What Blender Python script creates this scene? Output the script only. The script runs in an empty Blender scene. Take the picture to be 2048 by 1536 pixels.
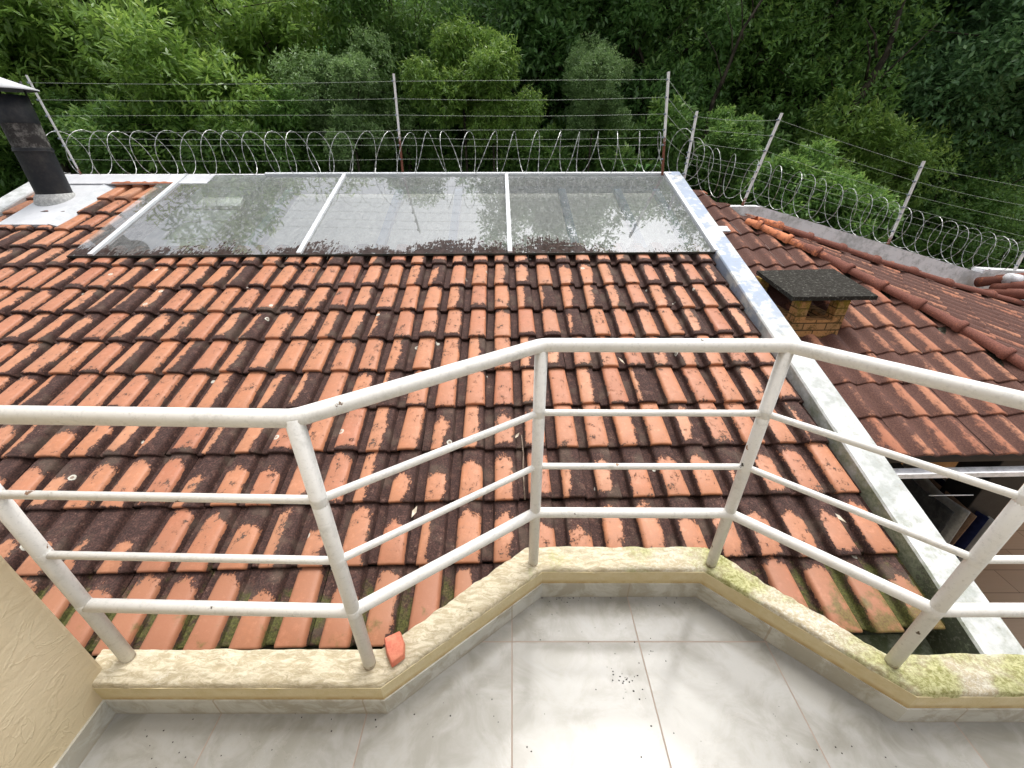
import bpy, bmesh, math, random
import numpy as np
from mathutils import Vector, Matrix, noise as mnoise

# ------------------------------------------------------------------ camera
S = bpy.context.scene
COL = S.collection
random.seed(7)
CAMZ = 1.56
PITCH = math.radians(29.5)
FPX = 835.0
CP, SP = math.cos(PITCH), math.sin(PITCH)
cam = bpy.data.cameras.new('camera')
camo = bpy.data.objects.new('camera', cam)
COL.objects.link(camo)
camo.location = (0, 0, CAMZ)
camo.rotation_euler = (math.radians(90) - PITCH, 0, 0)
cam.sensor_width = 36
cam.lens = FPX / 2048 * 36
cam.clip_start = 0.02
cam.clip_end = 500
S.camera = camo

# ------------------------------------------------------------------ world, sun, exposure
SUN_EL, SUN_AZ = math.radians(70), math.radians(32)      # azimuth from +Y towards +X
W = bpy.data.worlds.new('World')
S.world = W
W.use_nodes = True
wt = W.node_tree
wt.nodes.clear()
sky = wt.nodes.new('ShaderNodeTexSky')
sky.sky_type = 'NISHITA'
sky.sun_disc = False
sky.sun_elevation = SUN_EL
sky.sun_rotation = SUN_AZ
sky.dust_density = 6.0
sky.air_density = 1.0
sky.ozone_density = 1.0
hs = wt.nodes.new('ShaderNodeHueSaturation')
hs.inputs['Saturation'].default_value = 0.22
bg = wt.nodes.new('ShaderNodeBackground')
bg.inputs['Strength'].default_value = 0.15
wo = wt.nodes.new('ShaderNodeOutputWorld')
wt.links.new(sky.outputs[0], hs.inputs['Color'])
wt.links.new(hs.outputs[0], bg.inputs['Color'])
wt.links.new(bg.outputs[0], wo.inputs['Surface'])
sl = bpy.data.lights.new('sun', 'SUN')
sl.energy = 0.7
sl.angle = math.radians(24)
sl.color = (1.0, 0.965, 0.91)
so = bpy.data.objects.new('sun', sl)
COL.objects.link(so)
sd = Vector((math.sin(SUN_AZ) * math.cos(SUN_EL), math.cos(SUN_AZ) * math.cos(SUN_EL), math.sin(SUN_EL)))
so.rotation_euler = sd.to_track_quat('Z', 'Y').to_euler()
S.view_settings.view_transform = 'Standard'
S.view_settings.look = 'None'
S.view_settings.gamma = 1
S.view_settings.exposure = 0.85
S.render.engine = 'CYCLES'
S.cycles.max_bounces = 8
S.cycles.transparent_max_bounces = 16

# ------------------------------------------------------------------ helpers
def ray(px, py):
    u, v = (px - 1024) / FPX, (py - 768) / FPX
    return Vector((u, CP - v * SP, -(SP + v * CP)))
O = Vector((0, 0, CAMZ))
def hit(px, py, p0, n):
    d = ray(px, py); n = Vector(n)
    return O + d * ((Vector(p0) - O).dot(n) / d.dot(n))
def at_z(px, py, z): return hit(px, py, (0, 0, z), (0, 0, 1))
def at_y(px, py, y): return hit(px, py, (0, y, 0), (0, 1, 0))
def at_x(px, py, x): return hit(px, py, (x, 0, 0), (1, 0, 0))

def link(o, parent=None):
    COL.objects.link(o)
    if parent: o.parent = parent
    return o
def tag(o, label=None, cat=None, group=None, kind=None):
    if label: o['label'] = label
    if cat: o['category'] = cat
    if group: o['group'] = group
    if kind: o['kind'] = kind
    return o
def thing(name, label, cat, loc=(0, 0, 0), group=None):
    o = bpy.data.objects.new(name, None)
    o.empty_display_size = 0.1
    o.location = loc
    link(o)
    return tag(o, label, cat, group)
def child_local(me_obj, parent):
    """parent an object whose mesh is in world coordinates"""
    me_obj.parent = parent
    me_obj.matrix_parent_inverse = Matrix.Translation(-Vector(parent.location))
    return me_obj
def mesh_obj(name, verts, faces, mat, parent=None, smooth=False, attrs=None):
    me = bpy.data.meshes.new(name)
    me.from_pydata([tuple(v) for v in verts], [], faces)
    if smooth:
        me.polygons.foreach_set('use_smooth', [True] * len(me.polygons))
    if attrs:
        for k, (typ, data) in attrs.items():
            a = me.attributes.new(k, typ, 'POINT')
            key = 'color' if typ == 'FLOAT_COLOR' else ('vector' if typ == 'FLOAT_VECTOR' else 'value')
            a.data.foreach_set(key, np.asarray(data, dtype=np.float32).ravel())
    me.materials.append(mat)
    me.update()
    o = bpy.data.objects.new(name, me)
    link(o)
    if parent: child_local(o, parent)
    return o
def bm_obj(name, bm, mat, parent=None, smooth=False):
    bmesh.ops.recalc_face_normals(bm, faces=bm.faces)
    me = bpy.data.meshes.new(name)
    bm.to_mesh(me); bm.free()
    if smooth: me.polygons.foreach_set('use_smooth', [True] * len(me.polygons))
    me.materials.append(mat)
    o = bpy.data.objects.new(name, me)
    link(o)
    if parent: child_local(o, parent)
    return o
def hexa(bm, c8, bevel=0.0):
    """8 corners: bottom 4 (ccw), top 4"""
    v = [bm.verts.new(c) for c in c8]
    fs = [(3, 2, 1, 0), (4, 5, 6, 7), (0, 1, 5, 4), (1, 2, 6, 5), (2, 3, 7, 6), (3, 0, 4, 7)]
    ff = [bm.faces.new([v[i] for i in f]) for f in fs]
    if bevel:
        es = list({e for f in ff for e in f.edges})
        bmesh.ops.bevel(bm, geom=es, offset=bevel, segments=2, affect='EDGES', profile=0.6)
def box(bm, x0, x1, y0, y1, z0, z1, bevel=0.0, M=None):
    c = [(x0, y0, z0), (x1, y0, z0), (x1, y1, z0), (x0, y1, z0), (x0, y0, z1), (x1, y0, z1), (x1, y1, z1), (x0, y1, z1)]
    c = [Vector(p) for p in c]
    if M: c = [M @ p for p in c]
    hexa(bm, c, bevel)
def tube_data(path, rad, sides=10, cap=True):
    P = [Vector(p) for p in path]
    n = len(P)
    R = rad if hasattr(rad, '__len__') else [rad] * n
    V, F = [], []
    t0 = (P[1] - P[0]).normalized()
    up = Vector((0, 0, 1)) if abs(t0.z) < 0.9 else Vector((1, 0, 0))
    a = t0.cross(up).normalized()
    for i in range(n):
        if i == 0: t = P[1] - P[0]
        elif i == n - 1: t = P[-1] - P[-2]
        else: t = (P[i + 1] - P[i]).normalized() + (P[i] - P[i - 1]).normalized()
        t.normalize()
        a = (a - t * a.dot(t)).normalized()
        b = t.cross(a)
        for k in range(sides):
            th = 2 * math.pi * k / sides
            V.append(P[i] + (a * math.cos(th) + b * math.sin(th)) * R[i])
    for i in range(n - 1):
        for k in range(sides):
            k2 = (k + 1) % sides
            F.append((i * sides + k, i * sides + k2, (i + 1) * sides + k2, (i + 1) * sides + k))
    if cap:
        F.append(tuple(range(sides - 1, -1, -1)))
        F.append(tuple((n - 1) * sides + k for k in range(sides)))
    return V, F
def merge(parts):
    V, F = [], []
    for v, f in parts:
        o = len(V); V += v; F += [tuple(i + o for i in q) for q in f]
    return V, F
def tube(name, path, rad, mat, parent=None, sides=10):
    V, F = tube_data(path, rad, sides)
    return mesh_obj(name, V, F, mat, parent, smooth=True)

# ------------------------------------------------------------------ node helper
class N:
    def __init__(s, T, sock): s.T, s.s = T, sock
    def _m(s, op, *o, clamp=False):
        n = s.T.nodes.new('ShaderNodeMath'); n.operation = op; n.use_clamp = clamp
        for i, x in enumerate((s,) + o):
            if isinstance(x, N): s.T.links.new(x.s, n.inputs[i])
            else: n.inputs[i].default_value = x
        return N(s.T, n.outputs[0])
    def __add__(s, o): return s._m('ADD', o)
    __radd__ = __add__
    def __sub__(s, o): return s._m('SUBTRACT', o)
    def __rsub__(s, o): return (s * -1.0) + o
    def __mul__(s, o): return s._m('MULTIPLY', o)
    __rmul__ = __mul__
    def max(s, o): return s._m('MAXIMUM', o)
    def min(s, o): return s._m('MINIMUM', o)
    def pow(s, o): return s._m('POWER', o)
    def abs(s): return s._m('ABSOLUTE')
    def frac(s): return s._m('FRACT')
    def sm(s, a, b, lo=0.0, hi=1.0):
        n = s.T.nodes.new('ShaderNodeMapRange'); n.interpolation_type = 'SMOOTHSTEP'
        s.T.links.new(s.s, n.inputs[0])
        for i, x in zip((1, 2, 3, 4), (a, b, lo, hi)):
            if isinstance(x, N): s.T.links.new(x.s, n.inputs[i])
            else: n.inputs[i].default_value = x
        return N(s.T, n.outputs[0])
class Mat:
    def __init__(s, name, rough=0.8, spec=0.3):
        s.m = bpy.data.materials.new(name); s.m.use_nodes = True
        s.T = s.m.node_tree; s.T.nodes.clear()
        s.out = s.T.nodes.new('ShaderNodeOutputMaterial')
        s.b = s.T.nodes.new('ShaderNodeBsdfPrincipled')
        s.b.inputs['Roughness'].default_value = rough
        s.b.inputs['Specular IOR Level'].default_value = spec
        s.T.links.new(s.b.outputs[0], s.out.inputs[0])
        tc = s.T.nodes.new('ShaderNodeTexCoord')
        s.obj = N(s.T, tc.outputs['Object'])
        g = s.T.nodes.new('ShaderNodeNewGeometry')
        s.pos = N(s.T, g.outputs['Position']); s.nor = N(s.T, g.outputs['Normal'])
    def xyz(s, v):
        n = s.T.nodes.new('ShaderNodeSeparateXYZ'); s.T.links.new(v.s, n.inputs[0])
        return [N(s.T, n.outputs[i]) for i in range(3)]
    def attr(s, name):
        n = s.T.nodes.new('ShaderNodeAttribute'); n.attribute_name = name
        return N(s.T, n.outputs['Vector']), N(s.T, n.outputs['Fac'])
    def scale(s, v, sc, loc=(0, 0, 0), rot=(0, 0, 0)):
        n = s.T.nodes.new('ShaderNodeMapping'); s.T.links.new(v.s, n.inputs[0])
        n.inputs['Scale'].default_value = sc; n.inputs['Location'].default_value = loc; n.inputs['Rotation'].default_value = rot
        return N(s.T, n.outputs[0])
    def noise(s, sc, det=4, ro=0.6, v=None, dist=0.0):
        n = s.T.nodes.new('ShaderNodeTexNoise')
        n.inputs['Scale'].default_value = sc; n.inputs['Detail'].default_value = det
        n.inputs['Roughness'].default_value = ro; n.inputs['Distortion'].default_value = dist
        s.T.links.new((v or s.pos).s, n.inputs['Vector'])
        return N(s.T, n.outputs['Fac'])
    def vor(s, sc, v=None, rnd=1.0, feat='F1'):
        n = s.T.nodes.new('ShaderNodeTexVoronoi'); n.feature = feat
        n.inputs['Scale'].default_value = sc; n.inputs['Randomness'].default_value = rnd
        s.T.links.new((v or s.pos).s, n.inputs['Vector'])
        return N(s.T, n.outputs['Distance']), (N(s.T, n.outputs['Color']) if feat == 'F1' else None)
    def mix(s, f, a, b):
        n = s.T.nodes.new('ShaderNodeMix'); n.data_type = 'RGBA'
        for i, x in ((0, f), (6, a), (7, b)):
            if isinstance(x, N): s.T.links.new(x.s, n.inputs[i])
            elif i == 0: n.inputs[0].default_value = x
            else: n.inputs[i].default_value = (*x[:3], 1)
        return N(s.T, n.outputs[2])
    def col(s, c):
        if isinstance(c, N): s.T.links.new(c.s, s.b.inputs['Base Color'])
        else: s.b.inputs['Base Color'].default_value = (*c, 1)
        return s
    def rough(s, r): s.T.links.new(r.s, s.b.inputs['Roughness']); return s
    def bump(s, h, dist=0.01, strength=1.0):
        n = s.T.nodes.new('ShaderNodeBump'); n.inputs['Distance'].default_value = dist; n.inputs['Strength'].default_value = strength
        s.T.links.new(h.s, n.inputs['Height']); s.T.links.new(n.outputs[0], s.b.inputs['Normal']); return s

# ------------------------------------------------------------------ materials
def m_tile_main():
    m = Mat('glazed clay tile with black lichen', 0.6, 0.35)
    uv, _ = m.attr('tuv'); u, v, w = m.xyz(uv)
    rn, _ = m.attr('rnd'); r1, r2, r3 = m.xyz(rn)
    px, py, pz = m.xyz(m.pos)
    n1 = m.noise(26, 7, 0.72); n2 = m.noise(7, 3, 0.5); n3 = m.noise(110, 4, 0.7)
    # streaky along the slope
    ns = m.noise(1, 5, 0.7, m.scale(m.pos, (60, 14, 40)))
    near = py.sm(2.5, 2.05)                       # lower courses are dirtier at their top edge
    left = px.sm(0.3, -3.5)                      # the left half is cleaner
    right = (u - 0.70) * 3.0 + (r1 - 0.5) * 1.9 + r1.sm(0.88, 0.97) * 0.5 - 0.50 - v * r2 * 0.5 - left * 0.22 + (v - 0.5).abs() * 0.55
    lefte = (0.42 - u) * 7.0 + r2 * 1.1 - 1.5 + px.sm(-0.5, 1.6) * 0.75 + near * 0.1
    low = (0.16 - v) * 4.5 + r3 * 1.4 - 1.40 + py.sm(2.2, 3.6) * 0.32
    top = (v - 0.66) * 3.2 + r2 * 1.5 - 2.05 + r1 * 0.35 + near * 1.15 + (u - 0.6).abs() * 1.2
    upper = py.sm(3.9, 4.4) * 0.35 * px.sm(-3, -1)
    D = right.max(lefte).max(low).max(top) + upper
    gut = u.sm(0.33, 0.27).max(u.sm(0.955, 0.985))
    D = D.max(gut * (1.0 - left * 0.35 + r3 * 0.3))
    f = (D * 1.5 - 0.21 + (n3 - 0.5) * 0.5 + (m.noise(14, 5, 0.8) - 0.5) * 1.6 - py.sm(1.46, 1.36) * 0.75 * (1.0 - gut) + (n1 - 0.5) * 1.3 + (ns - 0.5) * 0.9 + (n2 - 0.5) * 0.5 + (n3 - 0.5) * 0.5).sm(0.0, 0.16)
    newt = (py.sm(5.15, 5.5) * px.sm(-3.0, -4.0))
    f = f * (1.0 - newt * 0.75) 
    oran = m.mix(n2.sm(0.3, 0.7), (0.47, 0.185, 0.085), (0.56, 0.24, 0.12))
    oran = m.mix(r3 * 0.9, oran, m.mix(r1, (0.38, 0.125, 0.07), (0.58, 0.29, 0.16)))
    oran = m.mix(n3.sm(0.5, 0.75) * 0.35, oran, (0.33, 0.14, 0.08))
    oran = m.mix((n1 - 0.5).abs() * 1.6, oran, (0.60, 0.33, 0.22))
    dark = m.mix(n3.sm(0.35, 0.75), (0.026, 0.013, 0.011), (0.10, 0.048, 0.038))
    dark = m.mix(n1.sm(0.50, 0.66) * 0.55, dark, (0.15, 0.072, 0.055))
    dark = m.mix(n2.sm(0.50, 0.70) * 0.45, dark, (0.13, 0.10, 0.075))
    dark = m.mix((n3 + (n1 - 0.5) * 0.6).sm(0.66, 0.72) * 0.6, dark, (0.33, 0.24, 0.19))
    c = m.mix(f, oran, dark)
    wet = py.sm(1.75, 1.15)
    # faint film round the lichen edge
    film = (D + (n1 - 0.5) * 1.5 + (n2 - 0.5) * 1.6).sm(-0.6, 0.25) * 0.5
    c = m.mix((film + wet * (0.25 + n1 * 0.5)).min(0.8) * (1.0 - f), c, (0.30, 0.13, 0.07))
    # moss, low courses
    mo = (wet * 0.85 + gut * 0.35 * py.sm(2.4, 1.5) + px.sm(1.2, 1.9) * py.sm(2.2, 1.5) * 0.45 + (m.noise(11, 5, 0.65) - 0.5) * 1.9).sm(0.95, 1.35)
    moc = m.mix(n3.sm(0.3, 0.7), (0.035, 0.042, 0.008), (0.13, 0.15, 0.03))
    c = m.mix(mo * 0.7, c, moc)
    # pale round lichen discs
    vd, vc = m.vor(5.5); cr, cg, cb = m.xyz(vc)
    rr = vd + (n3 - 0.5) * 0.05
    disc = rr.sm(0.11, 0.10) * cr.sm(0.68, 0.70)
    ring = rr.sm(0.045, 0.065) * disc
    c = m.mix(disc * 0.35, c, (0.5, 0.42, 0.33)); c = m.mix(ring * 0.75, c, (0.62, 0.62, 0.54))
    m.col(c)
    m.rough(f.sm(0, 1, 0.5, 0.85) + (n2 - 0.5) * 0.15)
    m.bump(n3 * 0.35 + f * n3 * 1.2 + n1 * 0.3, 0.0025, 0.8)
    return m.m
def m_tile_side(name, grey=0.0):
    m = Mat(name, 0.75, 0.25)
    uv, _ = m.attr('tuv'); u, v, w = m.xyz(uv)
    rn, _ = m.attr('rnd'); r1, r2, r3 = m.xyz(rn)
    px, py, pz = m.xyz(m.pos)
    ns = m.noise(1, 6, 0.75, m.scale(m.pos, (45, 12, 30)))
    n1 = m.noise(22, 7, 0.75); n2 = m.noise(5, 3, 0.5); n3 = m.noise(120, 4, 0.7)
    crown = (u - 0.5).abs().sm(0.34, 0.05)
    D = 1.12 - crown * 0.95 + (r1 - 0.5) * 1.0 + (v - 0.6) * 0.5 + grey
    D = D + py.sm(2.9, 4.2) * 0.1
    f = (D + 0.08 + (n1 - 0.5) * 2.4 + (ns - 0.5) * 2.2 + (n2 - 0.5) * 1.0).sm(-0.25, 0.6)
    oran = m.mix(r2, (0.34, 0.13, 0.075), (0.44, 0.20, 0.115))
    dark = m.mix(n3.sm(0.3, 0.75), (0.060, 0.026, 0.020), (0.155, 0.070, 0.05))
    c = m.mix(f, oran, dark)
    vd, vc = m.vor(4.0); cr, cg, cb = m.xyz(vc)
    disc = (vd + (n3 - 0.5) * 0.05).sm(0.06, 0.05) * cr.sm(0.82, 0.84)
    c = m.mix(disc * 0.8, c, (0.6, 0.62, 0.54))
    m.col(c); m.bump(n3 + n1 * 0.6, 0.003, 0.8)
    return m.m
def m_ridge_tile():
    m = Mat('weathered clay ridge tile', 0.75, 0.25)
    n1 = m.noise(14, 7, 0.75); n2 = m.noise(3, 3, 0.5); n3 = m.noise(120, 4, 0.7)
    px, py, pz = m.xyz(m.pos)
    f = ((n1 - 0.5) * 2.6 + px.sm(3.15, 3.6) * 0.6 + (n2 - 0.5)).sm(-0.1, 0.4)
    c = m.mix(f, (0.62, 0.22, 0.10), m.mix(n3.sm(0.3, 0.7), (0.10, 0.035, 0.026), (0.24, 0.085, 0.055)))
    m.col(c); m.bump(n3 + n1, 0.003, 0.8); return m.m
def m_moss():
    m = Mat('dark moss and mortar', 0.95, 0.1)
    n1 = m.noise(30, 7, 0.8); n2 = m.noise(8, 3, 0.5)
    c = m.mix(n1.sm(0.4, 0.7), (0.018, 0.016, 0.011), (0.10, 0.095, 0.07))
    c = m.mix(n2.sm(0.62, 0.7) * n1.sm(0.45, 0.6), c, (0.30, 0.29, 0.25))
    m.col(c); m.bump(n1, 0.02, 1.0); return m.m
def m_white_tube():
    m = Mat('white enamel paint, grimy', 0.42, 0.45)
    n1 = m.noise(38, 6, 0.7); n2 = m.noise(7, 4, 0.6); n3 = m.noise(160, 3, 0.6)
    nx, ny, nz = m.xyz(m.nor)
    dirt = (n2.sm(0.45, 0.75) * n1.sm(0.4, 0.65))
    c = m.mix(dirt * 0.8, (0.72, 0.71, 0.68), (0.46, 0.45, 0.41))
    c = m.mix(m.noise(90, 4, 0.75).sm(0.52, 0.66) * 0.28, c, (0.40, 0.40, 0.38))
    c = m.mix((n1.sm(0.62, 0.72) * n3.sm(0.45, 0.6)) * 0.5, c, (0.30, 0.27, 0.22))
    vd, vc = m.vor(17.0); cr, cg, cb = m.xyz(vc)
    chip = (vd + (n3 - 0.5) * 0.5).sm(0.12, 0.07) * cr.sm(0.72, 0.74)
    c = m.mix(chip, c, m.mix(cg, (0.30, 0.16, 0.08), (0.05, 0.04, 0.03)))
    px, py, pz = m.xyz(m.pos)
    foot = (pz.sm(0.20, 0.155) + (n1 - 0.5) * 1.6).sm(0.75, 1.05)
    c = m.mix(foot * 0.7, c, (0.24, 0.15, 0.09))
    m.col(c); m.bump(n3 * 0.5 + n1 * 0.5 - chip, 0.0012, 0.6)
    m.rough(n1.sm(0.3, 0.7, 0.35, 0.6)); return m.m
def m_stucco_top():
    m = Mat('rough cream stucco with green algae', 0.9, 0.15)
    px, py, pz = m.xyz(m.pos)
    ws = m.scale(m.pos, (10, 26, 26)); n1 = m.noise(2.2, 7, 0.75, ws, 0.8); n2 = m.noise(5, 4, 0.6); n3 = m.noise(90, 5, 0.75)
    c = m.mix(n1.sm(0.4, 0.62), (0.46, 0.39, 0.26), (0.68, 0.61, 0.46))
    right = px.sm(0.0, 0.8)
    cr = (right * 0.5 + (n3 - 0.5) * 1.2 + (n2 - 0.5) * 1.4 + (n1 - 0.5) * 0.8).sm(0.22, 0.5)
    c = m.mix(cr * 0.75, c, m.mix(n3.sm(0.4, 0.6), (0.34, 0.27, 0.17), (0.72, 0.70, 0.62)))
    blot = (n2 + right * 0.13 + (n3 - 0.5) * 0.35 + py.sm(1.0, 1.16) * 0.05 - px.sm(0.1, -0.3) * 0.3).sm(0.56, 0.74)
    c = m.mix(blot * 0.75, c, m.mix(n3.sm(0.35, 0.65), (0.20, 0.22, 0.045), (0.50, 0.49, 0.20)))
    blk = (m.noise(9, 6, 0.75) + px.sm(1.2, 1.6) * py.sm(0.8, 0.95) * 0.12).sm(0.70, 0.75)
    c = m.mix(blk * 0.8, c, (0.07, 0.07, 0.05))
    m.col(c); m.bump(n1 * 1.2 + n3 * 0.25, 0.006, 0.9); return m.m
def m_stucco_band():
    m = Mat('yellow painted cement band', 0.8, 0.2)
    px, py, pz = m.xyz(m.pos)
    n1 = m.noise(12, 6, 0.7); n2 = m.noise(60, 4, 0.7)
    c = m.mix(n1.sm(0.3, 0.7), (0.56, 0.47, 0.27), (0.64, 0.56, 0.37))
    edge = pz.sm(0.105, 0.082) * n1.sm(0.35, 0.6)
    c = m.mix(edge * 0.75, c, (0.38, 0.25, 0.09))
    c = m.mix(n2.sm(0.64, 0.74) * 0.5, c, (0.3, 0.22, 0.1))
    m.col(c); m.bump(n1 + n2 * 0.4, 0.004, 0.8); return m.m
def m_stucco_wall():
    m = Mat('cream trowelled stucco wall', 0.85, 0.2)
    ws = m.scale(m.pos, (6, 6, 14), rot=(0.5, 0, 0)); n1 = m.noise(1.6, 7, 0.65, ws, 1.2); n2 = m.noise(2.5, 4, 0.6); n3 = m.noise(90, 4, 0.7)
    c = m.mix(n2.sm(0.3, 0.7), (0.62, 0.51, 0.34), (0.70, 0.60, 0.42))
    c = m.mix(n1.sm(0.60, 0.75) * 0.2, c, (0.42, 0.32, 0.17))
    px, py, pz = m.xyz(m.pos)
    low = pz.sm(0.35, 0.1) * n2.sm(0.3, 0.6)
    c = m.mix(low * 0.35, c, (0.40, 0.31, 0.16))
    rd = m.noise(1.0, 5, 0.55, m.scale(m.pos, (3, 3, 5), rot=(0.4, 0, 0)), 2.5)
    ridge = (rd - 0.5).abs().sm(0.03, 0.0)
    m.col(c); m.bump(n1 * 0.8 + ridge * 0.18 * n2.sm(0.5, 0.6) + n3 * 0.15, 0.006, 0.8); return m.m
def m_marble():
    m = Mat('glossy grey marbled ceramic tile', 0.22, 0.5)
    px, py, pz = m.xyz(m.pos)
    # tile joints (0.46 m grid)
    gx = ((px + 0.0 + 46.0) * (1 / 0.46)); gy = ((py - 0.858 + 46.0) * (1 / 0.46))
    fx = gx.frac(); fy = gy.frac()
    dx = (fx - 0.5).abs().sm(0.4945, 0.4965); dy = (fy - 0.5).abs().sm(0.4945, 0.4965)
    j = dx.max(dy)
    cx = gx._m('FLOOR'); cy = gy._m('FLOOR')
    comb = m.T.nodes.new('ShaderNodeCombineXYZ')
    m.T.links.new((px + cx * 3.7 + cy * 1.3).s, comb.inputs[0]); m.T.links.new((py + cy * 5.1).s, comb.inputs[1]); m.T.links.new((pz + cx * 0.9).s, comb.inputs[2])
    P = N(m.T, comb.outputs[0])
    n1 = m.noise(7, 9, 0.66, P, 1.0); n2 = m.noise(2.6, 4, 0.6, P, 0.6); n3 = m.noise(60, 5, 0.7, P)
    c = m.mix((n1 * 0.6 + n2 * 0.4).sm(0.40, 0.60), (0.225, 0.215, 0.185), (0.30, 0.292, 0.268))
    vein = (m.noise(5, 6, 0.6, P, 1.8) - 0.5).abs().sm(0.012, 0.0) * n2.sm(0.45, 0.6)
    c = m.mix(vein * 0.25, c, (0.34, 0.32, 0.28))
    c = m.mix(n3.sm(0.6, 0.75) * 0.15, c, (0.42, 0.42, 0.41))
    # dried water marks and grime
    g = (m.noise(3.2, 7, 0.7) + (m.noise(22, 5, 0.7) - 0.5) * 0.35).sm(0.56, 0.70)
    c = m.mix(g * 0.45, c, (0.22, 0.21, 0.175))
    st = m.noise(1, 6, 0.7, m.scale(m.pos, (26, 7, 1), rot=(0, 0, 0.5)))
    c = m.mix(st.sm(0.66, 0.74) * m.noise(2.2, 2, 0.5).sm(0.5, 0.6) * 0.45, c, (0.22, 0.21, 0.18))
    vd, vc = m.vor(70); cr, cg, cb = m.xyz(vc)
    sp = vd.sm(0.16, 0.1) * cr.sm(0.93, 0.94) * m.noise(2.8, 2, 0.5).sm(0.47, 0.57)
    c = m.mix(sp, c, (0.03, 0.028, 0.022))
    c = m.mix(j, c, (0.27, 0.21, 0.17))
    m.col(c); m.rough((g * 0.22 + n1 * 0.10 + 0.11 + j * 0.5).min(0.9)); m.bump(n2 * 0.4 - j, 0.0012, 0.5)
    m.b.inputs['Specular IOR Level'].default_value = 0.36
    return m.m
def m_skirting():
    m = Mat('marbled skirting tile', 0.25, 0.5)
    px, py, pz = m.xyz(m.pos)
    n1 = m.noise(8, 8, 0.65, None, 0.9); n3 = m.noise(45, 4, 0.6)
    c = m.mix(n1.sm(0.4, 0.6), (0.38, 0.36, 0.30), (0.52, 0.52, 0.48))
    j = (((px + 46.0) * (1 / 0.46)).frac() - 0.5).abs().sm(0.493, 0.496)
    low = pz.sm(0.012, 0.0) * 0.6
    c = m.mix(j.max(low) * 0.6, c, (0.32, 0.26, 0.19)); c = m.mix(n3.sm(0.62, 0.75) * 0.25, c, (0.36, 0.32, 0.22))
    m.col(c); return m.m
def m_white_wall(name, green=0.0, blue=0.0, base=(0.62, 0.63, 0.63)):
    m = Mat(name, 0.6, 0.3)
    px, py, pz = m.xyz(m.pos); nx, ny, nz = m.xyz(m.nor)
    n1 = m.noise(9, 7, 0.7); n2 = m.noise(2.2, 4, 0.6); n3 = m.noise(50, 5, 0.7)
    c = m.mix((n1 * 0.6 + n2 * 0.4).sm(0.42, 0.62), base, (base[0] * 0.62, base[1] * 0.64, base[2] * 0.62))
    if blue:
        b = (n2 + (n1 - 0.5) * 0.7).sm(0.46, 0.56) * py.sm(2.6, 3.6)
        c = m.mix(b * blue, c, (0.30, 0.36, 0.47))  # blue-grey stains, with a bluish wet reflection mixed into the colour
    if green:
        side = nz.sm(0.7, 0.3)
        g = (side * 0.65 + py.sm(2.6, 1.3) * 0.55 - 0.6 + (n1 - 0.5) * 1.3 + (n3 - 0.5) * 0.6).sm(-0.1, 0.45) * py.sm(3.4, 2.2)
        c = m.mix(g * green, c, m.mix(n3.sm(0.3, 0.7), (0.13, 0.16, 0.08), (0.36, 0.39, 0.27)))
        k = (side * 0.6 + py.sm(1.7, 1.1) * 0.6 - 0.75 + (n3 - 0.5) * 1.5 + (n1 - 0.5) * 1.5).sm(0.1, 0.4)
        c = m.mix(k * green * 0.9, c, (0.045, 0.05, 0.035))
    c = m.mix((n3 * 0.6 + n1 * 0.4).sm(0.54, 0.62) * 0.45, c, (0.33, 0.32, 0.27))
    m.col(c); m.bump(n3 * 0.5 + n1, 0.003, 0.6); return m.m
def m_simple(name, c1, c2, sc=12, rough=0.7, spec=0.3, bump=0.002, metal=0.0, lo=0.4, hi=0.65):
    m = Mat(name, rough, spec)
    n1 = m.noise(sc, 6, 0.68); n3 = m.noise(sc * 7, 4, 0.65)
    m.col(m.mix((n1 * 0.75 + n3 * 0.25).sm(lo, hi), c1, c2)); m.bump(n1 + n3 * 0.6, bump, 0.7)
    m.b.inputs['Metallic'].default_value = metal
    return m.m
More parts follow.
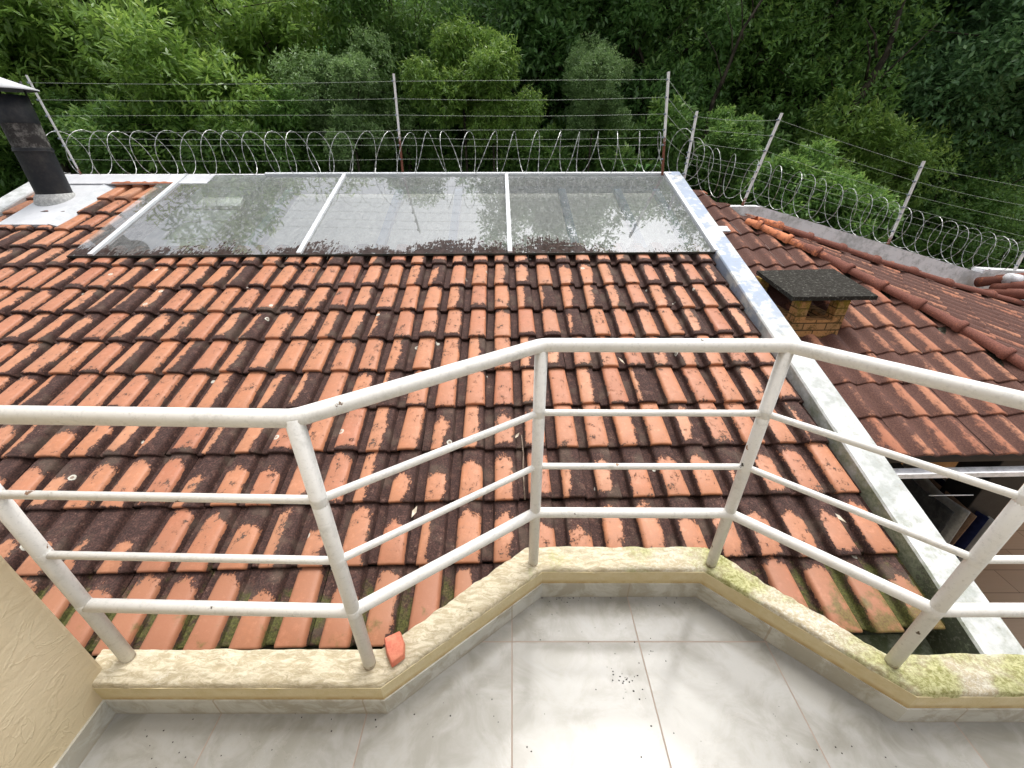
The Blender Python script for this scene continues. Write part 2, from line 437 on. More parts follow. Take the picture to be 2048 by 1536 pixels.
def m_glass(algae_axis):
    m = Mat('dusty roof glass', 0.03, 0.5)
    T = m.T
    tr = T.nodes.new('ShaderNodeBsdfTransparent'); tr.inputs[0].default_value = (0.88, 0.95, 0.95, 1)
    gl = T.nodes.new('ShaderNodeBsdfGlossy'); gl.inputs['Roughness'].default_value = 0.012; gl.inputs[0].default_value = (0.95, 0.97, 1, 1)
    fr = T.nodes.new('ShaderNodeFresnel'); fr.inputs[0].default_value = 2.5
    m1 = T.nodes.new('ShaderNodeMixShader')
    T.links.new(fr.outputs[0], m1.inputs[0]); T.links.new(tr.outputs[0], m1.inputs[1]); T.links.new(gl.outputs[0], m1.inputs[2])
    df = T.nodes.new('ShaderNodeBsdfDiffuse')
    uv, _ = m.attr('tuv'); u, v, w = m.xyz(uv)
    n1 = m.noise(20, 7, 0.72); n2 = m.noise(2.0, 3, 0.6); st = m.noise(1, 6, 0.7, m.scale(m.pos, (55, 7, 7)))
    # black algae at the lower edge, ragged upwards
    a = ((0.10 - v) * 6.0 + (n2 - 0.5) * 2.6 + (st - 0.5) * 2.2 + (n1 - 0.5) * 2.6 - u.sm(0.3, 1.6) * 0.6 - 0.16).sm(0.0, 0.18)
    a = a * (v.sm(0.34, 0.20)) * ((n1 - 0.5) * 3.0 + 1.0).sm(0.3, 0.8)
    side = (u.sm(-4.25, -4.30)) * (0.55 + (st - 0.5) * 2.0 + (n2 - 0.5)).sm(0.2, 0.75) * 0.9
    dust_veil = n1.sm(0.35, 0.7) * 0.07 + st.sm(0.4, 0.7) * 0.08 + 0.07  # dust, plus an even pale veil standing in for sky reflection
    spot = n1.sm(0.70, 0.74) * 0.15
    dc = m.mix(a.max(side), (0.82, 0.82, 0.80), m.mix(n1.sm(0.35, 0.65), (0.02, 0.014, 0.012), (0.07, 0.05, 0.045)))
    T.links.new(dc.s, df.inputs[0])
    m2 = T.nodes.new('ShaderNodeMixShader')
    T.links.new((a * 0.94).max(side).max(dust_veil).max(spot).s, m2.inputs[0])
    T.links.new(m1.outputs[0], m2.inputs[1]); T.links.new(df.outputs[0], m2.inputs[2])
    T.links.new(m2.outputs[0], m.out.inputs[0])
    return m.m
def m_leaf(name, ca, cb, cy, gloss=0.4):
    m = Mat(name, gloss, 0.5)
    T = m.T
    tone, _ = m.attr('tone'); t, t2, t3 = m.xyz(tone)
    oi = T.nodes.new('ShaderNodeObjectInfo'); rnd = N(T, oi.outputs['Random'])
    c = m.mix(t, ca, cb)
    c = m.mix(t2.sm(0.72, 1.0) * 0.8, c, cy)
    c = m.mix((rnd - 0.5).abs() * 0.4, c, (0.07, 0.12, 0.04))
    m.col(c)
    tl = T.nodes.new('ShaderNodeBsdfTranslucent')
    T.links.new(m.mix(0.35, c, cy).s, tl.inputs[0])
    mx = T.nodes.new('ShaderNodeMixShader'); mx.inputs[0].default_value = 0.42
    T.links.new(m.b.outputs[0], mx.inputs[1]); T.links.new(tl.outputs[0], mx.inputs[2]); T.links.new(mx.outputs[0], m.out.inputs[0])
    return m.m
def m_brick():
    m = Mat('stained orange brick', 0.9, 0.15)
    uv, _ = m.attr('tuv')
    b = m.T.nodes.new('ShaderNodeTexBrick'); m.T.links.new(uv.s, b.inputs['Vector'])
    b.inputs['Scale'].default_value = 1.0; b.inputs['Brick Width'].default_value = 0.21; b.inputs['Row Height'].default_value = 0.068
    b.inputs['Mortar Size'].default_value = 0.006; b.inputs['Mortar Smooth'].default_value = 0.3; b.inputs['Bias'].default_value = 0.0
    b.inputs['Color1'].default_value = (0.50, 0.25, 0.10, 1); b.inputs['Color2'].default_value = (0.38, 0.22, 0.10, 1); b.inputs['Mortar'].default_value = (0.12, 0.075, 0.035, 1)
    n1 = m.noise(14, 6, 0.7); n3 = m.noise(60, 4, 0.7); px, py, pz = m.xyz(m.pos)
    c = m.mix((n1 * 0.6 + n3 * 0.4 + pz.sm(0.25, 0.5) * 0.07).sm(0.46, 0.62) * 0.9, N(m.T, b.outputs[0]), (0.09, 0.06, 0.02))
    c = m.mix(pz.sm(0.2, 0.45) * n1.sm(0.4, 0.6) * 0.6, c, (0.42, 0.32, 0.05))
    m.col(c); m.bump(N(m.T, b.outputs['Fac']) * -1.0 + n3 * 0.5, 0.008, 1.0); return m.m
def m_planks():
    m = Mat('tan wood look floor tile', 0.45, 0.4)
    b = m.T.nodes.new('ShaderNodeTexBrick'); m.T.links.new(m.scale(m.pos, (1, 1, 1), rot=(0, 0, 0.0)).s, b.inputs['Vector'])
    b.inputs['Scale'].default_value = 1.0; b.inputs['Brick Width'].default_value = 0.9; b.inputs['Row Height'].default_value = 0.3
    b.inputs['Mortar Size'].default_value = 0.004
    b.inputs['Color1'].default_value = (0.62, 0.46, 0.32, 1); b.inputs['Color2'].default_value = (0.50, 0.34, 0.22, 1); b.inputs['Mortar'].default_value = (0.16, 0.10, 0.06, 1)
    g = m.noise(1, 6, 0.6, m.scale(m.pos, (3, 60, 3)))
    m.col(m.mix(g.sm(0.35, 0.7) * 0.4, N(m.T, b.outputs[0]), (0.5, 0.36, 0.22))); return m.m
def m_post():
    m = Mat('white painted angle iron, rusty foot', 0.5, 0.4)
    px, py, pz = m.xyz(m.pos); rel, _ = m.attr('tuv'); u, v, w = m.xyz(rel)
    n1 = m.noise(40, 5, 0.7)
    r = ((0.42 - v) * 3.0 + (n1 - 0.5) * 1.2 + u).sm(0.1, 0.35)
    m.col(m.mix(r, (0.86, 0.85, 0.84), m.mix(n1, (0.10, 0.03, 0.02), (0.26, 0.09, 0.05)))); return m.m

M_TILE = m_tile_main()
M_SIDE = m_tile_side('brown red wavy clay tile')
M_SIDE2 = m_tile_side('dull red wavy clay tile', 0.22)
M_RIDGE = m_ridge_tile(); M_MOSS = m_moss(); M_TUBE = m_white_tube()
M_CURB = m_stucco_top(); M_BAND = m_stucco_band(); M_WALL = m_stucco_wall(); M_FLOOR = m_marble(); M_SKIRT = m_skirting()
M_PARA = m_white_wall('white limewashed parapet, algae stained', 0.9, 0.9, base=(0.60, 0.61, 0.60))
M_WHITE = m_white_wall('white painted wall')
M_WHITE2 = m_white_wall('clean white painted wall', base=(0.84, 0.83, 0.86))
M_FLASH = m_simple('white coated sheet metal', (0.58, 0.59, 0.61), (0.50, 0.51, 0.53), 6, 0.5)
M_ALU = m_simple('white aluminium glazing bar', (0.68, 0.70, 0.72), (0.58, 0.60, 0.62), 10, 0.4)
M_GLASS = m_glass(0)
M_BRICK = m_brick(); M_PLANK = m_planks(); M_POST = m_post()
M_SLAB = m_simple('black lichen covered concrete', (0.028, 0.026, 0.022), (0.30, 0.29, 0.26), 45, 0.95, 0.1, 0.006, lo=0.52, hi=0.72)
M_SOOT = m_simple('sooty black sheet metal flue', (0.012, 0.014, 0.018), (0.04, 0.038, 0.036), 5, 0.55, 0.35, 0.002, lo=0.45, hi=0.7)
M_FLUEMID = m_simple('sooty flue with heat bleached patches', (0.03, 0.028, 0.027), (0.17, 0.165, 0.155), 9, 0.7, 0.3, 0.003, lo=0.45, hi=0.62)
M_WIRE = m_simple('dull steel wire', (0.26, 0.30, 0.25), (0.40, 0.43, 0.38), 30, 0.5, 0.4, 0.0)
M_RAZOR = m_simple('galvanised razor wire', (0.42, 0.43, 0.42), (0.70, 0.71, 0.70), 30, 0.35, 0.6, 0.0, 0.3)
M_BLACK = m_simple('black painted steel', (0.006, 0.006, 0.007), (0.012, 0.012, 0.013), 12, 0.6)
M_GREYPL = m_simple('grey plastic', (0.22, 0.25, 0.30), (0.30, 0.33, 0.38), 12, 0.5)
M_BARK = m_simple('dark bark', (0.020, 0.017, 0.012), (0.085, 0.072, 0.052), 9, 0.9, 0.15, 0.01)
M_SOIL = m_simple('forest floor soil and litter', (0.012, 0.016, 0.006), (0.05, 0.06, 0.02), 3, 0.95, 0.1, 0.02)
M_HILL = m_simple('wooded hillside', (0.008, 0.018, 0.006), (0.04, 0.075, 0.022), 1.3, 0.95, 0.1, 0.05)
M_ROOM = m_simple('pale lavender interior plaster', (0.50, 0.54, 0.62), (0.58, 0.61, 0.67), 3, 0.9, 0.1)
M_BOARD = m_simple('speckled beige board', (0.66, 0.63, 0.56), (0.80, 0.78, 0.72), 28, 0.9, 0.1, 0.003)
M_BEAM = m_simple('pale blue grey roof beam', (0.28, 0.36, 0.47), (0.34, 0.42, 0.52), 6, 0.8)
M_STEP = m_simple('cream stair tread', (0.84, 0.86, 0.80), (0.90, 0.91, 0.87), 6, 0.6)
M_TAN = m_simple('tan brick wall', (0.42, 0.22, 0.08), (0.58, 0.34, 0.14), 9, 0.8)
M_RUST = m_simple('rusty red sealant', (0.24, 0.075, 0.03), (0.42, 0.15, 0.07), 16, 0.8)
M_SHARD = m_simple('broken brick red ceramic', (0.50, 0.13, 0.08), (0.62, 0.22, 0.13), 22, 0.6)
M_DEAD = m_simple('bleached dry leaf', (0.60, 0.52, 0.40), (0.75, 0.70, 0.60), 30, 0.8)
M_TWIG = m_simple('grey twig', (0.16, 0.11, 0.08), (0.35, 0.28, 0.22), 30, 0.9)
M_CRUMB = m_simple('black crumbs', (0.015, 0.013, 0.010), (0.05, 0.04, 0.03), 60, 0.9)

# ------------------------------------------------------------------ roof frames
class Frame:
    def __init__(s, p0, grad):
        gx, gy = grad
        s.n = Vector((-gx, -gy, 1)).normalized()
        s.o = Vector(p0)
        s.ey = (Vector((0, 0, 1)) - s.n * s.n.z).normalized()
        s.ex = s.ey.cross(s.n).normalized()
    def P(s, x, y, h=0.0): return s.o + s.ex * x + s.ey * y + s.n * h
    def px(s, a, b, h=0.0):
        p = hit(a, b, s.o + s.n * h, s.n) - s.o
        return p.dot(s.ex), p.dot(s.ey)
TH = math.radians(1.64); B_ = 0.340
def grad_yaw(b, th): return (-b * math.sin(th), b * math.cos(th))
F0 = Frame((0, 0, -0.862), grad_yaw(B_, TH))

PROF_FLAT = [(0, 0.001), (0.06, 0), (0.15, -0.002), (0.255, 0), (0.285, 0.004), (0.300, 0.020), (0.315, 0.040), (0.345, 0.051), (0.41, 0.055), (0.55, 0.057),
             (0.66, 0.0575), (0.78, 0.056), (0.89, 0.0535), (0.94, 0.047), (0.965, 0.032), (0.98, 0.014), (1.0, 0.000)]
PROF_WAVE = [(i / 14, 0.028 * (0.5 - 0.5 * math.cos(2 * math.pi * i / 14)) ** 0.8 * 1.55 + (0.006 * math.cos(2 * math.pi * i / 7) if 0 else 0)) for i in range(15)]

def tiles(name, fr, cols, rows, x0, y0, pitch, course, prof, mat, parent, keep=None, cuts=(), seed=1, taper=0.10, corner=0.024, tilt=0.027):
    rng = random.Random(seed)
    V, F, UV, RN = [], [], [], []
    K = len(prof)
    hm = max(h for _, h in prof)
    for j in range(*rows):
        rowj = rng.uniform(-0.004, 0.004)
        for i in range(*cols):
            xa, ya = x0 + i * pitch, y0 + j * course
            if keep and not keep(xa + pitch / 2, ya + course / 2): continue
            rn = (rng.random(), rng.random(), rng.random())
            dx, dy, dh = rng.uniform(-.0025, .0025), rowj + rng.uniform(-.008, .006), rng.uniform(0, .006)
            sk = rng.uniform(-.009, .009); ln = course + 0.03
            base = len(V)
            rings = [(0.004, -0.025), (0.0, -0.010), (0.002, -0.004), (0.010, 0.0), (course * .35, 0), (course * .7, 0), (ln, 0)]
            for (ds, dz) in rings:
                for (u, h) in prof:
                    cov = min(1, h / hm * 1.15)
                    e = (1 - cov) * corner                     # channel ends set back, rounded corners
                    s = ds + e * (1 - ds / ln)
                    y = ya + s + dy
                    hh = h + dz + tilt * (1 - s / course) + dh
                    uu = 0.63 + (u - 0.63) * (1.0 + taper * (0.5 - s / course)) if 0.26 < u < 1.0 else u
                    V.append(fr.P(xa + uu * pitch * 1.006 + dx + sk * (s / course - .5), y, hh))
                    UV += [u, min(1, s / course), 0]; RN += [*rn]
            for r in range(len(rings) - 1):
                for k in range(K - 1):
                    a = base + r * K + k
                    F.append((a, a + 1, a + K + 1, a + K))
    o = mesh_obj(name, V, F, mat, parent, True, {'tuv': ('FLOAT_VECTOR', UV), 'rnd': ('FLOAT_VECTOR', RN)})
    if cuts:
        bm = bmesh.new(); bm.from_mesh(o.data)
        for (p, n) in cuts:
            bmesh.ops.bisect_plane(bm, geom=bm.verts[:] + bm.edges[:] + bm.faces[:], plane_co=p, plane_no=n, clear_outer=True)
        bm.to_mesh(o.data); bm.free()
    return o

# skylight layout in the roof frame
xL, yLow = F0.px(135, 511, 0.095)
xR, _ = F0.px(1432, 497, 0.095)
_, yTop = F0.px(1020, 348, 0.10)
bars = [F0.px(184, 509, .1)[0], F0.px(597, 510, .1)[0], F0.px(1020, 508, .1)[0], xR - 0.02]
xEdge = F0.px(1683, 882, 0.11)[0]          # inner face of the dividing parapet
xLeft = F0.px(130, 349, 0.05)[0]
yEave = F0.px(700, 1298, 0.02)[1]
COURSE = 0.35
print('roof', xL, yLow, xR, yTop, bars, xEdge, xLeft, yEave)
# phase check from the photograph: cover centres at y=907
xc, _ = F0.px(1008, 905, 0.04)
X0 = xc - 0.62 * 0.2

# ------------------------------------------------------------------ main tiled roof
roof = thing('tiled_roof', 'large sloping roof of flat-topped orange clay tiles blotched with black lichen, below the white railing', 'roof', F0.P(-2, 1.2))
nr = int((yTop - yEave) / COURSE) + 1
tiles('roof_tiles', F0, (-40, 12), (0, nr), X0, yEave, 0.2, COURSE, PROF_FLAT, M_TILE, roof,
      keep=lambda x, y: x < xEdge + 0.12 and x > xLeft - 0.15 and y < yTop + 0.1 and not (y > yLow + 0.22 and xL + 0.3 < x < xR + 0.2),
      cuts=[(F0.P(xEdge + 0.03, 0), F0.ex), (F0.P(xLeft - 0.05, 0), -F0.ex), (F0.P(0, yTop + 0.03), F0.ey)], seed=3)
bm = bmesh.new()
def slab_fr(bm, fr, x0, x1, y0, y1, h0, h1, bevel=0):
    c = [fr.P(x0, y0, h0), fr.P(x1, y0, h0), fr.P(x1, y1, h0), fr.P(x0, y1, h0), fr.P(x0, y0, h1), fr.P(x1, y0, h1), fr.P(x1, y1, h1), fr.P(x0, y1, h1)]
    hexa(bm, c, bevel)
slab_fr(bm, F0, xLeft - .1, xEdge, yEave + .03, yLow + .12, -.10, -.035)
slab_fr(bm, F0, xLeft - .1, xL + .28, yLow + .123, yTop, -.10, -.035)
bm_obj('light_stop_deck', bm, M_MOSS, roof)  # deck added under the tiles to keep light from leaking through
bm = bmesh.new()
slab_fr(bm, F0, xLeft - .1, xEdge, yEave - .16, yEave + .02, -.16, -.13)
slab_fr(bm, F0, xLeft - .1, xEdge, yEave - .20, yEave - .163, -.16, -.03)
bm_obj('roof_gutter', bm, m_simple('mossy grey concrete', (.10, .12, .07), (.30, .32, .26), 14, .9, .1, .006), roof)
# flashing along the top of the tiles, left of the skylight
bm = bmesh.new()
xa = F0.px(215, 365, .07)[0]
slab_fr(bm, F0, xLeft, xL + .58, yTop - .26, yTop - .003, .088, .100)
bm_obj('ridge_flashing', bm, M_FLASH, roof)
pts = []
for k in range(26):
    t = k / 25; pts.append((xa + .12 + t * .78, yTop - .262 + (0.03 + 0.075 * abs(mnoise.noise(Vector((t * 7, 3, 0)))) * (1.4 if t < .5 else .7))))
V = [F0.P(x, yTop - .262, .1015) for x, y in pts] + [F0.P(x, y, .1025) for x, y in pts]
mesh_obj('rusty_sealant', V, [(i, i + 1, 27 + i, 26 + i) for i in range(25)], M_RUST, roof)

# ------------------------------------------------------------------ parapets of the main roof
def sloped_wall(name, label, fr, x0, x1, y0, y1, h, mat, zbot=-3.4):
    bm = bmesh.new(); n = 24
    rows = []
    for i in range(n + 1):
        y = y0 + (y1 - y0) * i / n
        j = [mnoise.noise(Vector((y * 3, k * 5.1, 1))) * 0.004 for k in range(4)]
        a, b = fr.P(x0 + j[0], y, h + j[1]), fr.P(x1 + j[2], y, h + j[3])
        c, d = Vector((b.x, b.y, zbot)), Vector((a.x, a.y, zbot))
        e1 = a + Vector((-0.0, 0, -.012)); e2 = b + Vector((0, 0, -.012))
        a2 = a + fr.ex * .008; b2 = b - fr.ex * .008
        rows.append([bm.verts.new(p) for p in (d, e1, a2, b2, e2, c)])
    for i in range(n):
        for k in range(6):
            bm.faces.new((rows[i][k], rows[i][(k + 1) % 6], rows[i + 1][(k + 1) % 6], rows[i + 1][k]))
    bm.faces.new(rows[0]); bm.faces.new(rows[-1])
    o = bm_obj(name, bm, mat)
    return tag(o, label, 'wall')
PW = 0.205
divw = sloped_wall('parapet_wall', 'long white parapet sloping down between the two tiled roofs, algae green on its lower inner face', F0, xEdge, xEdge + PW, yEave - 0.42, yTop + 0.03, 0.115, M_PARA)
xLW = F0.px(128, 349, 0.09)[0]
leftw = sloped_wall('parapet_wall', 'white sloping parapet behind the black flue at the left end of the roof', F0, xLW - .26, xLW - .02, yEave, yTop + .0, 0.10, M_WHITE)

# ridge wall along the top of the roof
rw = Frame(F0.P(0, yTop), (0, 0))
p1, p2 = F0.P(xLeft - .25, yTop + .012), F0.P(xEdge + PW, yTop + .012)
zt = at_y(700, 349, (p1.y + p2.y) / 2).z
print('ridge z', zt, p1, p2)
bm = bmesh.new()
dy = 0.16
def wallseg(bm, a, b, th, z0a, z1a, z1b, z0b=None, bevel=0):
    a, b = Vector(a), Vector(b); d = (b - a); d.z = 0; d.normalize(); nrm = Vector((-d.y, d.x, 0)) * th
    z0b = z0a if z0b is None else z0b
    def q(p, z, o): return Vector((p.x, p.y, z)) + o
    z = Vector((0, 0, 0))
    hexa(bm, [q(a, z0a, z), q(b, z0b, z), q(b, z0b, nrm), q(a, z0a, nrm), q(a, z1a, z), q(b, z1b, z), q(b, z1b, nrm), q(a, z1a, nrm)], bevel)
wallseg(bm, p1, p2, .18, -3.4, zt, zt + .0)
rwall = tag(bm_obj('ridge_wall', bm, M_WHITE2), 'thin white wall top running behind the skylight along the roof ridge under the coiled wire', 'wall')

# ------------------------------------------------------------------ skylight
sk = thing('skylight', 'wide glass skylight with white bars at the roof ridge, black algae along its lower edge', 'skylight', F0.P(0, yLow))
def pane(x0, x1, y0=None, y1=None):
    y0 = yLow - .01 if y0 is None else y0; y1 = yTop - .02 if y1 is None else y1
    nx, ny = 2, 2
    V, UV = [], []
    for h in (.088, .096):
        for (x, y) in ((x0, y0), (x1, y0), (x1, y1), (x0, y1)):
            V.append(F0.P(x, y, h)); UV += [x, (y - yLow) / (yTop - yLow), 0]
    # one optical sheet plus thin edges
    V2 = V[4:]; 
    return mesh_obj('glass_pane', V2, [(0, 1, 2, 3)], M_GLASS, sk, False, {'tuv': ('FLOAT_VECTOR', UV[12:])})
g = [bars[0], bars[1], bars[2], bars[3]]
pane(xL, g[0] - .012)
for a, b in zip(g[:-1], g[1:]): pane(a + .012, b - .012)
for k, x in enumerate(g):
    bm = bmesh.new(); slab_fr(bm, F0, x - .022, x + .022, yLow - .012, yTop - .02, .090, .120, .004); bm_obj('glazing_bar', bm, M_ALU, sk)
bm = bmesh.new(); slab_fr(bm, F0, xL + 1.2, xR + .05, yTop - .03, yTop + .008, .07, .122, .004); bm_obj('top_rail', bm, M_ALU, sk)
bm = bmesh.new(); slab_fr(bm, F0, xL, xR + .03, yLow - .016, yLow - .011, .078, .100); bm_obj('glass_edge', bm, m_simple('dark green glass edge', (.03, .035, .03), (.06, .05, .04), 20), sk)
bm = bmesh.new(); slab_fr(bm, F0, xR + .03, xEdge - .003, yLow, yTop - .01, -.2, .105); bm_obj('side_upstand', bm, M_ALU, sk)
# room under the glass
room = thing('attic_room', 'pale room seen down through the glass of the skylight', 'room', F0.P(-1, yLow + .5, -1))
def wbox(name, pts_top, z0, mat, parent): pass
A = F0.P(xL + .32, yLow + .13); Bp = F0.P(xR + .02, yLow + .13); Cq = F0.P(xR + .02, yTop); Dq = F0.P(xL + .32, yTop)
zf = -.55
V = [(A.x, A.y, zf), (Bp.x, Bp.y, zf), (Cq.x, Cq.y, zf), (Dq.x, Dq.y, zf)] + [tuple(p - Vector((0, 0, .05))) for p in (A, Bp, Cq, Dq)]
mesh_obj('room_shell', V, [(0, 1, 2, 3), (0, 4, 5, 1), (1, 5, 6, 2), (2, 6, 7, 3), (3, 7, 4, 0)], M_ROOM, room)
# boarded ceiling under the two right hand bays and half the left one
xb = F0.px(560, 440, -.1)[0]
bm = bmesh.new(); slab_fr(bm, F0, xb, xR - .12, yLow + .12, yTop - .06, -.15, -.12); bm_obj('ceiling_board', bm, M_BOARD, room)
for (a, b) in (((350, 1), (0, 0)),):
    pass
for (pt, pb) in (((560, 400), (500, 500)), ((806, 355), (765, 488)), ((922, 375), (900, 488)), ((1130, 375), (1140, 488)), ((1240, 380), (1275, 488)), ((1330, 400), (1365, 488))):
    xt, yt = F0.px(*pt, -.08); x2, y2 = F0.px(*pb, -.08)
    xm = (xt + x2) / 2
    bm = bmesh.new(); slab_fr(bm, F0, xm - .045, xm + .045, yLow + .125, yTop - .07, -.117, -.06); bm_obj('roof_beam', bm, M_BEAM, room)
bm = bmesh.new(); slab_fr(bm, F0, xb, xR - .1, yLow + .20, yLow + .25, -.059, -.03); bm_obj('cross_beam', bm, M_ALU, room)
# stair treads, cream boards with curved left edges
st = thing('staircase', 'cream winding stair treads seen through the left pane of the skylight', 'staircase', F0.P(-2.8, yLow + .6, -.5))
for q, ((ax, ay), (bx, by), (cx, cy), (dx, dy_)) in enumerate((((388, 370), (500, 370), (478, 412), (350, 412)), ((372, 420), (475, 420), (452, 441), (346, 441)),
                                            ((318, 446), (452, 446), (420, 476), (308, 476)), ((275, 478), (415, 478), (398, 492), (262, 492)))):
    h = -.16 - .02 * q
    qd = [F0.px(x, y, h) for x, y in ((dx, dy_), (cx, cy), (bx, by), (ax, ay))]
    nseg = 6; Lp = []
    for k in range(nseg + 1):
        t = k / nseg; x = qd[0][0] * (1 - t) + qd[3][0] * t - .07 * math.sin(math.pi * t); y = qd[0][1] * (1 - t) + qd[3][1] * t; Lp.append((x, y))
    outline = [qd[1], qd[2]] + Lp[::-1]
    n = len(outline)
    V = [F0.P(x, y, h) for x, y in outline] + [F0.P(x, y, h - .04) for x, y in outline]
    Fc = [tuple(range(n)), tuple(range(2 * n - 1, n - 1, -1))] + [(i, i + n, (i + 1) % n + n, (i + 1) % n) for i in range(n)]
    mesh_obj('stair_tread', V, Fc, M_STEP, st)

# ------------------------------------------------------------------ flue at the left
fb = hit(112, 392, F0.P(0, 0, .1), F0.n)
flue = thing('metal_flue', 'soot blackened round metal flue with pale cone cap on the white plate', 'chimney', fb)
def cyl(name, x, y, prof, mat, parent, n=28):
    V, F = [], []
    for (r, z) in prof:
        for k in range(n):
            t = 2 * math.pi * k / n; V.append(Vector((x + r * math.cos(t), y + r * math.sin(t), z)))
    for i in range(len(prof) - 1):
        for k in range(n):
            F.append((i * n + k, i * n + (k + 1) % n, (i + 1) * n + (k + 1) % n, (i + 1) * n + k))
    return mesh_obj(name, V, F, mat, parent, True)
fr_ = 0.158
zj1 = at_y(95, 298, fb.y).z; zj2 = at_y(60, 245, fb.y).z; ztop = at_y(30, 190, fb.y).z
print('flue', fb, zj1, zj2, ztop)
cyl('flue_pipe', fb.x, fb.y, [(fr_, fb.z - .2), (fr_, zj1 - .02)], M_SOOT, flue)
cyl('flue_pipe', fb.x, fb.y, [(fr_ - .004, zj1 + .0), (fr_ - .002, zj2)], M_FLUEMID, flue)
cyl('flue_pipe', fb.x, fb.y, [(fr_ + .002, zj2 - .01), (fr_ + .003, ztop), (fr_ - .006, ztop), (fr_ - .01, ztop - .3)], M_SOOT, flue)
cyl('joint_band', fb.x, fb.y, [(fr_ + .001, zj1 - .03), (fr_ + .01, zj1 - .022), (fr_ + .010, zj1 - .012), (fr_ + .002, zj1 - .006), (fr_ + .008, zj1 + .004), (fr_ + .001, zj1 + .012)], M_SOOT, flue)
cyl('mortar_collar', fb.x, fb.y, [(fr_ + .004, fb.z + .03), (fr_ + .03, fb.z - .0), (fr_ + .05, fb.z - .06), (fr_ + .05, fb.z - .12)], m_simple('grey mortar', (.36, .36, .35), (.6, .6, .58), 40, .9, .1, .008), flue)
zc = at_y(20, 172, fb.y - .3).z
capr = at_y(80, 174, fb.y).x - fb.x - .12
cyl('cone_cap', fb.x, fb.y, [(capr, zc), (capr + .002, zc + .012), (0.004, zc + capr * .42), ], M_FLASH, flue, 36)
cyl('cone_cap_underside', fb.x, fb.y, [(capr - .003, zc + .002), (0.004, zc + capr * .40)], M_SOOT, flue, 36)
for k in range(3):
    t = 2 * math.pi * k / 3 + .5
    c_, s_ = math.cos(t), math.sin(t)
    tube('cap_strut', [(fb.x + fr_ * c_, fb.y + fr_ * s_, ztop - .08), (fb.x + fr_ * c_, fb.y + fr_ * s_, zc + .08)], .009, M_SOOT, flue, 6)
# flashing plate
pc = [F0.px(-8, 449, .085), F0.px(96, 449, .085), F0.px(215, 365, .085), F0.px(136, 364, .085)]
pl = thing('flashing_plate', 'white sheet metal tray on the tiles round the foot of the black flue', 'flashing', F0.P(*pc[0]))
bm = bmesh.new(); hexa(bm, [F0.P(x, y, .055) for x, y in pc] + [F0.P(x, y, .085) for x, y in pc]); bm_obj('tray', bm, M_FLASH, pl)
e = [(pc[1][0] - .0, pc[1][1]), (pc[1][0] + .11, pc[1][1] + .0), (pc[2][0] + .11, pc[2][1] - .02), (pc[2][0], pc[2][1])]
bm = bmesh.new(); hexa(bm, [F0.P(x, y, .045) for x, y in e] + [F0.P(e[0][0], e[0][1], .095), F0.P(e[1][0], e[1][1], .052), F0.P(e[2][0], e[2][1], .052), F0.P(e[3][0], e[3][1], .095)])
bm_obj('side_lip', bm, m_simple('grey sheet metal', (.42, .44, .46), (.52, .54, .55), 8, .5), pl)

# ------------------------------------------------------------------ right hand roof
F1 = Frame((0, 0, -1.133), grad_yaw(B_, TH))
P1 = Vector(F1.P(*F1.px(1508, 441, .03))); P2 = Vector(F1.P(*F1.px(2018, 707, .03)))
YW = 6.0
Q = at_y(1983, 586, YW - .12)
nn = (P2 - P1).cross(Q - P1).normalized()
if nn.z < 0: nn = -nn
F2 = Frame(P1, (-nn.x / nn.z, -nn.y / nn.z))
print('R2 grad', -nn.x / nn.z, -nn.y / nn.z, P1, P2, Q)
hipd = (P2 - P1); hipn = Vector((hipd.y, -hipd.x, 0)).normalized()          # points to -x side?
if hipn.x > 0: hipn = -hipn                                               # towards the front slope
roof2 = thing('tiled_roof', 'lower hipped roof of wavy brown red clay tiles on the right, beyond the white parapet', 'roof', F1.P(3, 2.5))
ye1 = F1.px(1900, 912, .03)[1]; xp0 = F0.px(1683, 882, 0.11)[0] + PW
xs = F1.px(1912, 909, .04)[0]
tiles('front_slope_tiles', F1, (-9, 26), (0, 13), xs - .1, ye1, 0.2, 0.345, PROF_WAVE, M_SIDE, roof2,
      cuts=[(F0.P(xp0 - .01, 0), -F0.ex), (P1 - hipn * .0, -hipn)], seed=11, taper=0, corner=.008, tilt=.02)
y2a = F2.px(2100, 800, 0)[1]
w0 = F2.P(*F2.px(1529, 440, .05)); w1 = F2.P(*F2.px(1983, 590, .05)); wd = w1 - w0; wn = Vector((-wd.y, wd.x, 0)).normalized()
print('L2', w0, w1)
tiles('side_slope_tiles', F2, (-16, 30), (-16, 8), 0, 0, 0.2, 0.345, PROF_WAVE, M_SIDE2, roof2,
      cuts=[(P1, hipn), (w0, wn), (Vector((8.5, 0, 0)), Vector((1, 0, 0)))], seed=12, taper=0, corner=.008, tilt=.02)
